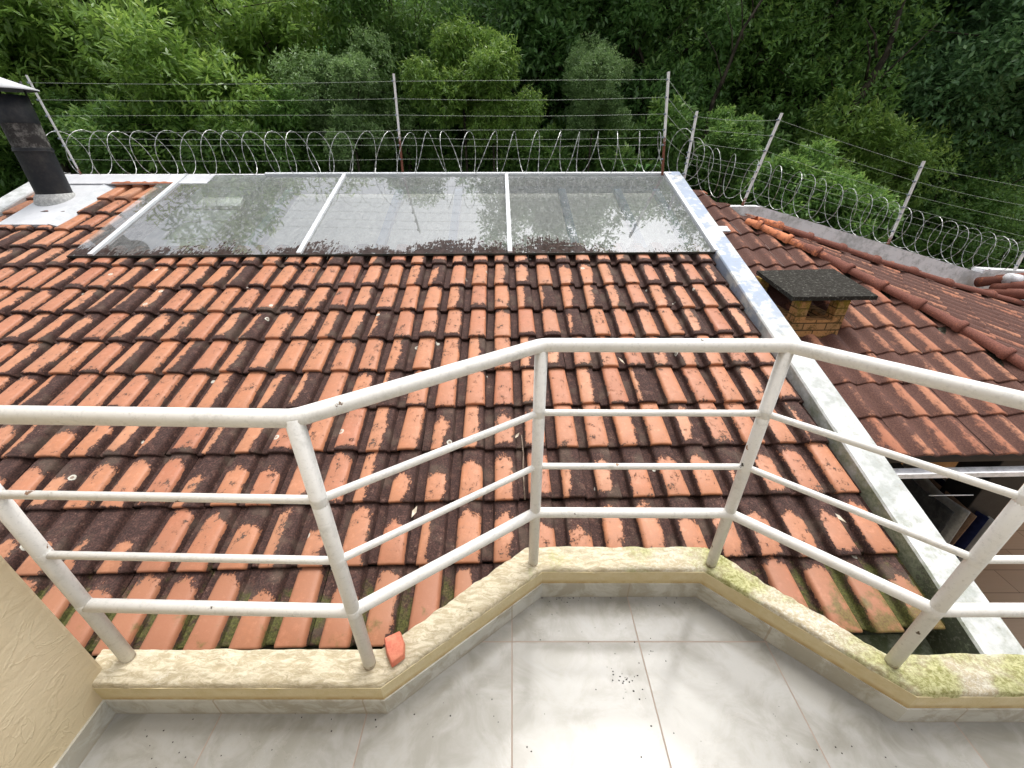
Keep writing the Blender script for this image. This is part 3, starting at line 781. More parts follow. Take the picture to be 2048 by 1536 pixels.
# ridge caps
def cap_line(pix, fr, h, r, name='ridge_tile'):
    pts = [Vector(fr.P(*fr.px(x, y, h), h)) for x, y in pix]
    for a, b in zip(pts[:-1], pts[1:]):
        d = (b - a); L = d.length; d.normalize()
        side = d.cross(Vector((0, 0, 1))).normalized(); up = side.cross(d)
        V, F = [], []
        prof = [(-.02, r * 1.05), (-.018, r * 1.33), (.0, r * 1.42), (.03, r * 1.40), (.042, r * 1.12), (L * .5, r * 1.0), (L + .01, r * .86)]
        prof = [(L - s, q) for s, q in prof][::-1]
        n = 12
        jx = random.uniform(-.006, .006)
        for s, q in prof:
            for k in range(n + 1):
                t = math.pi * (k / n) * 1.1 - .05 * math.pi
                V.append(a + d * s + side * (math.cos(t) * q + jx) + up * (math.sin(t) * q * .9 - r * .45))
        m_ = n + 1
        for i in range(len(prof) - 1):
            for k in range(n): F.append((i * m_ + k, i * m_ + k + 1, (i + 1) * m_ + k + 1, (i + 1) * m_ + k))
        mesh_obj(name, V, F, M_RIDGE, roof2, True)
    return pts
hp = cap_line([(1496, 440), (1521, 450), (1580, 478), (1638, 503), (1700, 537), (1768, 571), (1843, 608), (1925, 653), (2018, 707), (2120, 770)], F1, .080, .060)
f2line = [(1515, 436), (1560, 451), (1621, 473), (1686, 495), (1754, 519), (1826, 541), (1898, 565), (1983, 588), (2070, 612)]
rk = cap_line(f2line, F2, .085, .056)
# mossy mortar strips beside the caps
def moss_strip(pix, fr, w, side, h=.03, mat=M_MOSS, name='moss_strip'):
    pts = []
    for (a, b) in zip(pix[:-1], pix[1:]):
        for t in (0, .25, .5, .75): pts.append((a[0] + (b[0] - a[0]) * t, a[1] + (b[1] - a[1]) * t))
    V, F = [], []; nW = 7
    for i, (x, y) in enumerate(pts):
        c = Vector(fr.P(*fr.px(x, y, h)))
        x2, y2 = pts[min(i + 1, len(pts) - 1)]; x3, y3 = pts[max(i - 1, 0)]
        d = (Vector(fr.P(*fr.px(x2, y2, h))) - Vector(fr.P(*fr.px(x3, y3, h)))).normalized()
        s = fr.n.cross(d) * side
        ww = w * (0.75 + .6 * mnoise.noise(Vector((i * .37, side * 3, 1))))
        for k in range(nW):
            t = k / (nW - 1)
            V.append(c + s * ww * t + fr.n * (.01 + .03 * (1 - t) - .03 * t * t + .012 * mnoise.noise(c * 20 + Vector((k, 0, 0)))))
    for i in range(len(pts) - 1):
        for k in range(nW - 1): F.append((i * nW + k, i * nW + k + 1, (i + 1) * nW + k + 1, (i + 1) * nW + k))
    return mesh_obj(name, V, F, mat, roof2, True)
hipix = [(1508, 444), (1580, 478), (1638, 503), (1700, 537), (1768, 571), (1843, 608), (1925, 653), (2018, 707), (2120, 770)]
moss_strip(hipix, F1, .26, -1, .055)
moss_strip(f2line, F2, .16, -1, .05)
# white gutter at the eave
ga = F1.P(xp0 + .02, ye1 - .03, -.03); gb = F1.P(xp0 + 2.35, ye1 - .03, -.03)
gut = tag(mesh_obj('gutter', *tube_data([ga + Vector((0, -.02, -.05)), gb + Vector((0, -.02, -.05))], .001, 4), M_WHITE), 'white gutter under the eave of the lower right roof', 'gutter')
bm = bmesh.new(); wallseg(bm, ga + Vector((0, -.06, 0)), gb + Vector((0, -.06, 0)), .012, ga.z - .075, ga.z - .035, gb.z - .035)
wallseg(bm, ga + Vector((0, -.047, 0)), gb + Vector((0, -.047, 0)), .09, ga.z - .082, ga.z - .070, gb.z - .070)
old = gut.data; me = bpy.data.meshes.new('gutter'); bmesh.ops.recalc_face_normals(bm, faces=bm.faces); bm.to_mesh(me); bm.free(); me.materials.append(M_WHITE2); gut.data = me
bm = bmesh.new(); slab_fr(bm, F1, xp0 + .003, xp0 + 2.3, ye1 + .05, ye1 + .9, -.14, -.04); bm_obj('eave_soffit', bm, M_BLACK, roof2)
bm = bmesh.new(); slab_fr(bm, F1, *([F0.px(1455, 452, .1)[0] + .0, F0.px(1455, 452, .1)[0] + .28]), F1.px(1470, 462, .1)[1], F1.px(1470, 462, .1)[1] + .12, .085, .10); bm_obj('corner_flashing', bm, M_FLASH, roof2)

# back wall of the right roof, level then stepping down with the slope
A0 = at_y(1405, 413, YW); A1 = at_y(1522, 413, YW); A2 = at_y(1965, 547, YW); A3 = at_y(2250, 560, YW + .5)
print('W', A0, A1, A2)
bm = bmesh.new()
wallseg(bm, A0, A1, .16, -3.4, A0.z, A1.z); wallseg(bm, A1, A2, .16, -3.4, A1.z, A2.z)
bmesh.ops.remove_doubles(bm, verts=bm.verts, dist=.0005)
bw = tag(bm_obj('boundary_wall', bm, M_WHITE2), 'white boundary wall dropping to the right behind the lower roof, under the big wire coils', 'wall')
bm = bmesh.new(); wallseg(bm, A2 + Vector((.002, 0, 0)), A3, .16, -3.4, A2.z + .06, A3.z + .05)
tag(bm_obj('boundary_wall', bm, M_WHITE2), 'short white wall turning away at the far right edge, above the end of the ridge tiles', 'wall')
# far bit of roof at the right edge
F3 = Frame(at_y(1975, 560, YW - .15), (0.18, 0.22))
rf3 = thing('tiled_roof', 'small end of an orange tiled roof with white mortar at the far right edge', 'roof', F3.o)
for k, (pa, pb) in enumerate((((1955, 567), (2060, 556)), ((1985, 580), (2075, 572)), ((1965, 590), (2100, 592)))):
    a = F3.P(*F3.px(*pa, .0), .02); b = F3.P(*F3.px(*pb, .0), .02)
    V, F = tube_data([a, a.lerp(b, .35), a.lerp(b, .36), b], [.07, .06, .075, .065], 12)
    mesh_obj('ridge_tile', V, F, M_RIDGE, rf3, True)
a = F3.P(*F3.px(2005, 570), .1)
V, F = tube_data([a, a + Vector((.14, -.02, -.02))], [.075, .078], 10); mesh_obj('mortar_patch', V, F, M_WHITE2, rf3, True)

# ------------------------------------------------------------------ brick chimney
ch_rot = math.radians(-9)
zs = 0.46
c_fl = at_z(1587, 594, zs); c_fr = at_z(1757, 592, zs); c_br = at_z(1669, 538, zs); c_bl = at_z(1514, 541, zs)
base = F1.P(*F1.px(1640, 690, .02))
chm = thing('brick_chimney', 'squat orange brick chimney under a black lichen covered slab, rising from the lower right roof', 'chimney', base)
# slab: subdivided and roughened
bm = bmesh.new(); n = 14
def bil(u, v, z): 
    p = (c_fl * (1 - u) + c_fr * u) * (1 - v) + (c_bl * (1 - u) + c_br * u) * v; return Vector((p.x, p.y, z))
top = [[bm.verts.new(bil(i / n, j / n, zs + .004 * mnoise.noise(Vector((i * .7, j * .7, 0)))) + Vector((0.008 * mnoise.noise(Vector((i, j, 9))), .008 * mnoise.noise(Vector((i, j, 5))), 0))) for i in range(n + 1)] for j in range(n + 1)]
bot = [[bm.verts.new(v.co - Vector((0, 0, .035))) for v in r] for r in top]
for j in range(n):
    for i in range(n):
        bm.faces.new((top[j][i], top[j][i + 1], top[j + 1][i + 1], top[j + 1][i])); bm.faces.new((bot[j][i], bot[j + 1][i], bot[j + 1][i + 1], bot[j][i + 1]))
for i in range(n):
    bm.faces.new((bot[0][i], bot[0][i + 1], top[0][i + 1], top[0][i])); bm.faces.new((bot[n][i + 1], bot[n][i], top[n][i], top[n][i + 1]))
    bm.faces.new((bot[i + 1][0], bot[i][0], top[i][0], top[i + 1][0])); bm.faces.new((bot[i][n], bot[i + 1][n], top[i + 1][n], top[i][n]))
bm_obj('concrete_slab', bm, M_SLAB, chm)
cx = (c_fl + c_fr + c_bl + c_br) / 4
ex = (c_fr - c_fl); wS = ex.length; ex.z = 0; ex.normalize(); ey = Vector((-ex.y, ex.x, 0))
fl = at_y(1602, 600, c_fl.y + .07); frp = at_y(1706, 600, c_fl.y + .07)
o2 = Vector((fl.x, c_fl.y + .07, 0)); wB = frp.x - fl.x; dB = (c_bl - c_fl).length - .16
def bbox(x0, x1, y0, y1, z0, z1):
    """brick block with box projected uv"""
    cs = [(x0, y0), (x1, y0), (x1, y1), (x0, y1)]
    V, F, UV = [], [], []
    per = 0
    for i in range(4):
        (xa, ya), (xb_, yb_) = cs[i], cs[(i + 1) % 4]; L = math.hypot(xb_ - xa, yb_ - ya)
        ua = (xa if i % 2 == 0 else ya); ub = (xb_ if i % 2 == 0 else yb_)
        b = len(V)
        for (x, y, z, u) in ((xa, ya, z0, ua), (xb_, yb_, z0, ub), (xb_, yb_, z1, ub), (xa, ya, z1, ua)):
            V.append(o2 + ex * x + ey * y + Vector((0, 0, z))); UV += [u + i * .05, z + .01, 0]
        F.append((b, b + 1, b + 2, b + 3))
    b = len(V)
    for (x, y) in cs: V.append(o2 + ex * x + ey * y + Vector((0, 0, z1))); UV += [x, y, 0]
    F.append((b, b + 1, b + 2, b + 3))
    return V, F, UV
blocks = []
zo = zs - .035 - .20
tk = .10
blocks.append(bbox(0, wB, 0, tk, base.z - .4, zo)); blocks.append(bbox(0, wB, dB - tk, dB, base.z - .4, zo))
blocks.append(bbox(0, tk, tk + .001, dB - tk - .001, base.z - .4, zo)); blocks.append(bbox(wB - tk, wB, tk + .001, dB - tk - .001, base.z - .4, zo))
for (xa_, ya_) in ((0, 0), (wB - tk, 0), (0, dB - tk), (wB - tk, dB - tk)): blocks.append(bbox(xa_, xa_ + tk, ya_, ya_ + tk, zo + .001, zs - .037))
V, F, UV = [], [], []
for v, f, uvx in blocks:
    o_ = len(V); V += v; F += [tuple(i + o_ for i in q) for q in f]; UV += uvx
mesh_obj('brick_stack', V, F, M_BRICK, chm, False, {'tuv': ('FLOAT_VECTOR', UV)})
bm = bmesh.new(); v4 = [o2 + ex * x + ey * y + Vector((0, 0, zo - .25)) for x, y in ((tk, tk), (wB - tk, tk), (wB - tk, dB - tk), (tk, dB - tk))]
bm.faces.new([bm.verts.new(p) for p in v4]); bm_obj('flue_bottom', bm, M_BLACK, chm)

# ------------------------------------------------------------------ fences
def fence_post(parent, base, top, seed, rust=0.0, ins=True, name='fence_post'):
    base, top = Vector(base), Vector(top); d = (top - base); L = d.length; d.normalize()
    sx = Vector((1, 0, 0)); sx = (sx - d * sx.dot(d)).normalized(); sy = d.cross(sx)
    w, t = .026, .004
    V, F, UV = [], [], []
    sec = [(0, 0), (w, 0), (w, t), (t, t), (t, w), (0, w)]
    for i in range(13):
        s = i / 12
        for (a, b) in sec: V.append(base + d * L * s + sx * (a - w / 2) + sy * (b)); UV += [rust, s, 0]
    for i in range(12):
        for k in range(6): F.append((i * 6 + k, i * 6 + (k + 1) % 6, (i + 1) * 6 + (k + 1) % 6, (i + 1) * 6 + k))
    F.append(tuple(range(72, 78)))
    o = mesh_obj(name, V, F, M_POST, parent, False, {'tuv': ('FLOAT_VECTOR', UV)})
    pts = []
    for fct in WFR:
        p = base + d * L * (1 - fct); pts.append(p)
        if ins:
            V, F = tube_data([p - sx * .018 - sy * .012, p - sx * .018 + sy * .006, p - sx * .018 + sy * .008, p - sx * .018 + sy * .03], [.011, .011, .006, .010], 8)
            q = mesh_obj('insulator', V, F, M_GREYPL, None, True); q.parent = o
            q.matrix_parent_inverse = Matrix.Translation(-Vector(parent.location)) if False else Matrix()
            q.parent = o; q.matrix_parent_inverse = Matrix()
    return pts
WFR = (.07, .23, .385, .535, .61, .685, .83)
def wires(parent, rows, sag=.012, r=.0017):
    out = []
    for w in range(len(WFR)):
        path = []
        for a, b in zip(rows[:-1], rows[1:]):
            for k in range(12):
                t = k / 12; p = a[w].lerp(b[w], t); p.z -= sag * math.sin(math.pi * t) * (1 + 1.1 * math.sin(w * 2.1 + a[w].x)); path.append(p)
        path.append(rows[-1][w])
        tube('fence_wire', path, r, M_WIRE, parent, 5)
YF = p1.y + .09
fen = thing('electric_fence', 'seven strand electric fence on white posts along the ridge behind the skylight', 'fence', (0, YF, zt))
rows = []
for (bx, by, tx, ty) in ((160, 346, 52, 150), (805, 342, 787, 147), (1327, 338, 1338, 143)):
    b = at_y(bx, by, YF); b.z = zt - .005; b.x = at_y(bx, by, YF).x
    rows.append(fence_post(fen, b, at_y(tx, ty, YF + .0), 1, .12 if bx > 200 else -.8))
wires(fen, rows)
fen2 = thing('electric_fence', 'seven strand electric fence on leaning white posts above the boundary wall on the right', 'fence', A1)
rows2 = []
for (bx, by, tx, ty, yy) in ((1366, 372, 1395, 222, YW + .12), (1485, 413, 1565, 226, YW + .08), (1777, 489, 1850, 322, YW + .08), (2020, 560, 2125, 372, YW + .15)):
    rows2.append(fence_post(fen2, at_y(bx, by, yy), at_y(tx, ty, yy), 2, -.75))
wires(fen2, rows2)
# stays from the end post of the ridge fence down to the lower fence
for w in (0, 1, 2, 4):
    a = rows[-1][w]; b = rows2[0][w]
    tube('stay_wire', [a, a.lerp(b, .5) - Vector((0, 0, .01)), b], .0022, M_WIRE, fen2, 5)

def razor(name, label, path, r, pitch, seed, wob=.12, ccw=1):
    rng = random.Random(seed)
    P = [Vector(p) for p in path]; Ls = [0]
    for a, b in zip(P[:-1], P[1:]): Ls.append(Ls[-1] + (b - a).length)
    def pt(s):
        for i in range(len(P) - 1):
            if s <= Ls[i + 1] or i == len(P) - 2:
                t = (s - Ls[i]) / (Ls[i + 1] - Ls[i]); return P[i].lerp(P[i + 1], t), (P[i + 1] - P[i]).normalized()
    tot = Ls[-1]; nl = tot / pitch; step = 52
    path, rad = [], []
    nt = int(nl * step)
    wv = [rng.uniform(-wob, wob) for _ in range(int(nl) + 3)]; rr = [rng.uniform(.93, 1.06) for _ in range(int(nl) + 3)]
    tv = [rng.uniform(-.35, .35) for _ in range(int(nl) + 3)]
    for i in range(nt):
        u = i / step; k = int(u); f = u - k
        w = wv[k] * (1 - f) + wv[k + 1] * f; q = rr[k] * (1 - f) + rr[k + 1] * f; tl = tv[k] * (1 - f) + tv[k + 1] * f
        s = min(tot, max(0, (u + w) * pitch)); c, d = pt(s)
        side = d.cross(Vector((0, 0, 1))).normalized(); up = Vector((0, 0, 1))
        th = 2 * math.pi * f * ccw - math.pi / 2
        p = c + (side * math.cos(th) * .9 + up * math.sin(th)) * r * q + d * (math.sin(th) * tl * pitch * .9) + up * r
        path.append(p); rad.append(.0052 if i % 3 == 0 else .0023)
    V, F = tube_data(path, rad, 4)
    return tag(mesh_obj(name, V, F, M_RAZOR), label, 'razor wire')
ra = at_y(135, 345, YF); ra.z = zt + .0; rb = at_y(1330, 340, YF); rb.z = zt
rad_c = (at_y(700, 262, YF).z - zt) / 2
print('coil r', rad_c)
razor('razor_wire_coil', 'coil of barbed razor wire stretched along the ridge above the skylight', [ra, rb], rad_c, .262, 4)
yy = YW + .08
k0 = rb + Vector((.06, -.1, 0))
kpts = [k0, at_y(1395, 385, yy), at_y(1522, 413, yy), at_y(1965, 549, yy), at_y(2120, 580, yy)]
razor('razor_wire_coil', 'coil of razor wire dropping along the top of the white boundary wall', kpts, .262, .215, 9, .25)

# ------------------------------------------------------------------ balcony floor, curb, wall
fl_in = [(232, 1421), (775, 1425), (1082, 1190), (1392, 1192), (1790, 1440)]
IN = [at_z(x, y, 0) for x, y in fl_in]
XW = IN[0].x
IN[0].y = IN[1].y = (IN[0].y + IN[1].y) / 2
IN[2].y = IN[3].y = (IN[2].y + IN[3].y) / 2
IN.append(Vector((2.6, IN[4].y, 0)))
OUTp = [(300, 1292), (762, 1293), (1052, 1088), (1412, 1092), (1775, 1303)]
OT = [at_z(x, y, .165) for x, y in OUTp]
print('IN', IN, 'OUT', OT)
OT[0].x = XW - .05; OT[0].y = OT[1].y
OT[2].y = OT[3].y = (OT[2].y + OT[3].y) / 2
OT.append(Vector((2.6, OT[4].y, 0)))
bm = bmesh.new()
fv = [Vector((XW - .1, -2.35, 0))] + [Vector((XW - .1, IN[0].y + .02, 0))] + [p + Vector((0, .02, 0)) for p in IN[1:]] + [Vector((2.6, -2.35, 0))]
bm.faces.new([bm.verts.new(p) for p in fv]); bmesh.ops.triangulate(bm, faces=bm.faces)
fo = bm_obj('balcony_floor', bm, M_FLOOR); fo['kind'] = 'structure'
if fo.data.polygons[0].normal.z < 0: fo.data.flip_normals()
curb = thing('balcony_curb', 'low cream stucco curb zigzagging round the balcony edge, mossy green on the right', 'curb', (IN[2].x, IN[2].y, 0))
def resample(pin, pout, step=.009):
    a, b = [], []
    for i in range(len(pin) - 1):
        L = (pin[i + 1] - pin[i]).length; n = max(2, int(L / step))
        for k in range(n): a.append(pin[i].lerp(pin[i + 1], k / n)); b.append(pout[i].lerp(pout[i + 1], k / n))
    a.append(pin[-1]); b.append(pout[-1]); return a, b
I2 = [p.copy() for p in IN]; I2[0].x = XW - .03
for p in I2: p.z = 0
a_, b_ = resample(I2, [Vector((p.x, p.y, 0)) for p in OT])
prof_t = [(1.02, -.35), (1.02, -.05), (1.0, .09), (1.0, .13)] + [(1 - .0 - .02, .150), (.95, .158)] + [(.95 - .90 * k / 16, .160) for k in range(1, 16)] + [(.045, .157), (.015, .150), (0, .141)]
V, F = [], []
K = len(prof_t)
for i in range(len(a_)):
    for k, (t, z) in enumerate(prof_t):
        p = a_[i].lerp(b_[i], t); p.z = z
        if z > .1:
            q = p * 1.0
            sv = Vector((q.x * 9, q.y * 24, 2)); 
            d = mnoise.fractal(sv, .9, 2.1, 4) * .0095 + mnoise.noise(Vector((q.x * 4, q.y * 4, 7))) * .004
            d2 = mnoise.noise(Vector((q.x * 30, q.y * 30, 5))) * .004
            if .01 < t < .99: p.z += d
            else: p.z += d * .5; p += (b_[i] - a_[i]).normalized() * d2
        V.append(p)
for i in range(len(a_) - 1):
    for k in range(K - 1): F.append((i * K + k, (i + 1) * K + k, (i + 1) * K + k + 1, i * K + k + 1))
co = mesh_obj('stucco_top', V, [f[::-1] for f in F], M_CURB, curb, True)
# painted band below the stucco and skirting tiles below that
def strip(pin, z0, z1, off, mat, name, th=.0):
    V, F = [], []
    def offp(i):
        d1 = (pin[min(i + 1, len(pin) - 1)] - pin[max(i, 0)]) if i < len(pin) - 1 else (pin[i] - pin[i - 1])
        d0 = (pin[i] - pin[i - 1]) if i > 0 else d1
        d = (d1.normalized() + d0.normalized()).normalized(); n = Vector((d.y, -d.x, 0)); return n
    for i, p in enumerate(pin):
        n = offp(i)
        for (o_, z) in ((off, z0), (off, z1), (-.03, z1), (-.03, z0)): q = p + n * o_; V.append((q.x, q.y, z))
    for i in range(len(pin) - 1):
        for k in range(3): F.append((i * 4 + k, (i + 1) * 4 + k, (i + 1) * 4 + k + 1, i * 4 + k + 1))
    return mesh_obj(name, V, F, mat, curb)
strip(I2, .079, .144, .001, M_BAND, 'painted_band')
strip(I2, -.002, .079, .006, M_SKIRT, 'skirting_tiles')
# stucco house wall at the left ; an unseen one behind the camera shapes the light
bal_h = thing('house_wall', 'cream trowelled stucco wall rising at the left end of the balcony', 'wall', (XW, 0, 0))
YWL = OT[0].y - .06
bm = bmesh.new(); box(bm, XW - .25, XW, -2.6, YWL, -3.4, 2.5, .012)
bm_obj('stucco_side', bm, M_WALL, bal_h)
bm = bmesh.new(); box(bm, XW - .0, XW + .008, -2.29, IN[0].y - .006, 0, .079)
bm_obj('skirting_tiles', bm, M_SKIRT, bal_h)
bm = bmesh.new(); box(bm, XW + .001, 3.2, -2.6, -2.3, -3.4, 2.5)
bm_obj('unseen_back_wall', bm, M_WALL, bal_h)  # out of view, added for its occlusion and floor reflection, kept low
# supporting facade below the curb
bm = bmesh.new()
wallseg(bm, Vector((XW, OT[0].y - .03, 0)), Vector((2.6, OT[0].y - .03, 0)), -.15, -3.4, -.36, -.36)
tag(bm_obj('balcony_facade', bm, M_WHITE), 'plain house facade below the balcony curb, nearly hidden by the roof', 'wall')

# ------------------------------------------------------------------ railing
HZ = [CAMZ - 1.405, CAMZ - 1.1296, CAMZ - .9163, CAMZ - .705, CAMZ - .4796]
PP = {'D': (-1.2113, .7224), 'C': (-.4444, .705), 'A': (.0825, 1.0683), 'B': (.7708, 1.065), 'E': (1.1889, .708), 'G': (1.95, .708)}
rail = thing('balcony_railing', 'white painted tubular railing with chipped paint following the angled balcony edge', 'railing', (.4, 1.0, .16))
order = 'DCABEG'
for k in order:
    x, y = PP[k]
    o = tube('post', [(x, y, HZ[0] - .02), (x, y, HZ[4] + .004)], .0188, M_TUBE, rail, 20)
def railpath(z, trim=0.0, over=0):
    pts = [Vector((*PP[k], z)) for k in order]
    
    pts.append(Vector((2.6, .708, z)))
    return pts
def bend(pts, r=.02):
    out = [pts[0]]
    for i in range(1, len(pts) - 1):
        a = (pts[i - 1] - pts[i]).normalized(); b = (pts[i + 1] - pts[i]).normalized()
        if abs(a.dot(b)) > .999: out.append(pts[i]); continue
        for t in (0, .25, .5, .75, 1):
            p0, p1_, p2_ = pts[i] + a * r, pts[i], pts[i] + b * r
            out.append(p0 * (1 - t) ** 2 + p1_ * 2 * t * (1 - t) + p2_ * t * t)
    out.append(pts[-1]); return out
tube('top_rail', bend(railpath(HZ[4])), .0198, M_TUBE, rail, 20)
tube('bottom_rail', bend(railpath(HZ[1])), .0182, M_TUBE, rail, 20)
tube('middle_rail', bend(railpath(HZ[2])), .0105, M_TUBE, rail, 14)
tube('middle_rail', bend(railpath(HZ[3])), .0105, M_TUBE, rail, 14)
# little weld beads where rails meet posts
for k in order:
    x, y = PP[k]
    for z, rr in ((HZ[1], .0196), (HZ[2], .0193), (HZ[3], .0193)):
        V, F = (tube_data([(x, y, z - .016), (x, y, z - .008), (x, y, z + .008), (x, y, z + .016)], [.0185, rr, rr, .0185] , 18))
        mesh_obj('weld_bead', V, F, M_TUBE, rail, True)

# ------------------------------------------------------------------ small things on the balcony
sp_ = at_z(792, 1300, .165)
bm = bmesh.new()
out = [at_z(x, y, .168) for x, y in ((768, 1281), (802, 1265), (811, 1290), (810, 1318), (784, 1337), (773, 1310))]
v0 = [bm.verts.new(p) for p in out]; v1 = [bm.verts.new(p + Vector((0, 0, .022)) + (sp_ - p) * .12) for p in out]
bm.faces.new(v0[::-1]); bm.faces.new(v1)
for i in range(6): bm.faces.new((v0[i], v0[(i + 1) % 6], v1[(i + 1) % 6], v1[i]))
bmesh.ops.bevel(bm, geom=bm.edges[:], offset=.002, segments=1, affect='EDGES')
tag(bm_obj('tile_fragment', bm, M_SHARD), 'broken red brick shard lying on the stucco curb beside a railing post', 'brick piece')
# dry leaves and a stick on the tiles
def leaf(label, px, py, L, Wd, ang, fr=F0, h=.05):
    c = fr.P(*fr.px(px, py, h), h); d = fr.ex * math.cos(ang) + fr.ey * math.sin(ang); s = fr.n.cross(d)
    V = [c - d * L / 2, c + s * Wd / 2 + fr.n * .006, c + d * L / 2 + fr.n * .01, c - s * Wd / 2 + fr.n * .006, c + fr.n * -.002]
    V += [v - fr.n * .0012 for v in V]
    F = [(0, 4, 1), (1, 4, 2), (2, 4, 3), (3, 4, 0), (5, 6, 9), (6, 7, 9), (7, 8, 9), (8, 5, 9)] + [(i, (i + 1) % 4, (i + 1) % 4 + 5, i + 5) for i in range(4)]
    return tag(mesh_obj('dry_leaf', V, F, M_DEAD), label, 'leaf')
leaf('pointed pale dry leaf on the tiles near the lower end of the parapet', 1675, 1034, .09, .026, -1.0)
leaf('thin white dry leaf in a tile channel behind the middle of the railing', 1243, 722, .085, .016, -1.2)
leaf('pale dry leaf on the tiles just left of the diagonal railing', 829, 1024, .07, .026, 1.2)
leaf('curled pale leaf at the upper end of the grey stick', 1034, 872, .05, .018, .9)
a = F0.P(*F0.px(1043, 870, .03), .03); b = F0.P(*F0.px(1050, 1000, .03), .03)
V, F = tube_data([a, a.lerp(b, .3) + F0.ex * .006, a.lerp(b, .6) - F0.ex * .003, b], [.004, .005, .006, .004], 6)
tag(mesh_obj('stick', V, F, M_TWIG, None, True), 'thin grey stick lying in a tile channel behind the railing post', 'stick')
# crumbs of dirt on the floor
rng = random.Random(5); V, F = [], []
clusters = [((1262, 1370), 30, 14), ((1235, 1358), 18, 8), ((1300, 1330), 30, 5), ((1120, 1195), 34, 14), ((1180, 1270), 70, 10), ((330, 1480), 50, 6), ((450, 1500), 90, 5), ((1290, 1200), 90, 12), ((1100, 1450), 200, 8), ((1500, 1400), 200, 10), ((1130, 1200), 20, 8), ((1700, 1480), 60, 7), ((850, 1440), 60, 7), ((1360, 1205), 12, 6), ((600, 1440), 90, 7)]
for (cx_, cy_), sp, n in clusters:
    for _ in range(n):
        p = at_z(cx_ + rng.gauss(0, sp), max(1196, cy_ + rng.gauss(0, sp * .6)), 0); r = rng.uniform(.0012, .0032)
        b = len(V)
        V += [p + Vector((r * math.cos(t) * rng.uniform(.6, 1.3), r * math.sin(t), .0005)) for t in (0, 1.57, 3.14, 4.71)] + [p + Vector((0, 0, r * 1.1))]
        F += [(b + i, b + (i + 1) % 4, b + 4) for i in range(4)]
o = mesh_obj('dirt_crumbs', V, F, M_CRUMB); o['kind'] = 'stuff'; o['label'] = 'scattered black dirt crumbs on the marbled balcony floor'; o['category'] = 'dirt'

# ------------------------------------------------------------------ patio under the right roof
bm = bmesh.new(); v4 = [(2.35, -3, -2.9), (14, -3, -2.9), (14, 5.85, -2.9), (2.35, 5.85, -2.9)]
bm.faces.new([bm.verts.new(p) for p in v4]); po = bm_obj('patio_floor', bm, M_PLANK); po['kind'] = 'structure'
pz = -2.9
hw = thing('patio_house', 'shaded tan brick wall of the house under the lower right roof', 'house', (6, 5, pz))
bm = bmesh.new(); box(bm, 2.5, 9.5, 4.6, 4.75, pz, -.9); bm_obj('brick_wall', bm, M_TAN, hw)
bp = at_y(1965, 1020, 2.5)
bm = bmesh.new(); box(bm, bp.x - .13, bp.x + .17, 2.5, 2.75, pz, ga.z - .1, .01)
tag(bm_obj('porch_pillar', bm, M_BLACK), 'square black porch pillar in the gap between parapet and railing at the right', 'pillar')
# laundry
def cloth(label, px, py, w, hgt, y, mat, seed, skew=0.0):
    top = at_y(px, py, y); n, m_ = 12, 14; V, F = [], []
    for j in range(m_ + 1):
        for i in range(n + 1):
            u, v = i / n, j / m_
            x = top.x + w * (u - .5) * 0.12 + .03 * math.sin(u * 9 + seed) * v
            V.append((x + skew * v, y - w / 2 + w * u, top.z - hgt * v - .03 * math.sin(u * math.pi) + .01 * math.sin(7 * u + seed)))
    for j in range(m_):
        for i in range(n): F.append((j * (n + 1) + i, j * (n + 1) + i + 1, (j + 1) * (n + 1) + i + 1, (j + 1) * (n + 1) + i))
    o = mesh_obj('hanging_cloth', V, F, mat, None, True)
    sm = o.modifiers.new('thickness', 'SOLIDIFY'); sm.thickness = .006
    return tag(o, label, 'laundry', 'laundry hanging under the eave')
MD = m_simple('dark grey cloth', (.035, .037, .042), (.07, .07, .075), 20, .9, .1, .004)
MG = m_simple('grey cloth', (.28, .28, .28), (.40, .40, .39), 20, .9, .1, .004)
MB = m_simple('navy cloth', (.008, .012, .045), (.015, .02, .07), 20, .9, .1, .004)
ML = m_simple('light grey cloth', (.60, .59, .56), (.72, .71, .68), 20, .9, .1, .004)
cloth('dark grey cloth hanging nearest the white parapet', 1842, 965, .7, .5, 2.75, MD, 1)
cloth('mid grey cloth hanging second from the white parapet', 1872, 965, .7, .55, 2.75, MG, 2)
cloth('navy blue cloth hanging in the middle of the laundry', 1908, 975, .7, .75, 2.75, MB, 3)
cloth('brown cloth hanging between the grey and navy pieces', 1886, 970, .7, .62, 2.75, m_simple('brown cloth', (.16, .10, .07), (.24, .16, .11), 20, .9, .1, .004), 5)
cloth('pale grey towel hanging just left of the black pillar', 1930, 985, .7, .8, 2.75, ML, 4)
a = at_y(1858, 991, 2.3); b = at_y(1946, 990, 2.3)
tag(mesh_obj('clothes_hanger_bar', *tube_data([a, b], .004, 6), M_WHITE2, None, True), 'thin white bar in front of the hanging laundry', 'rod')

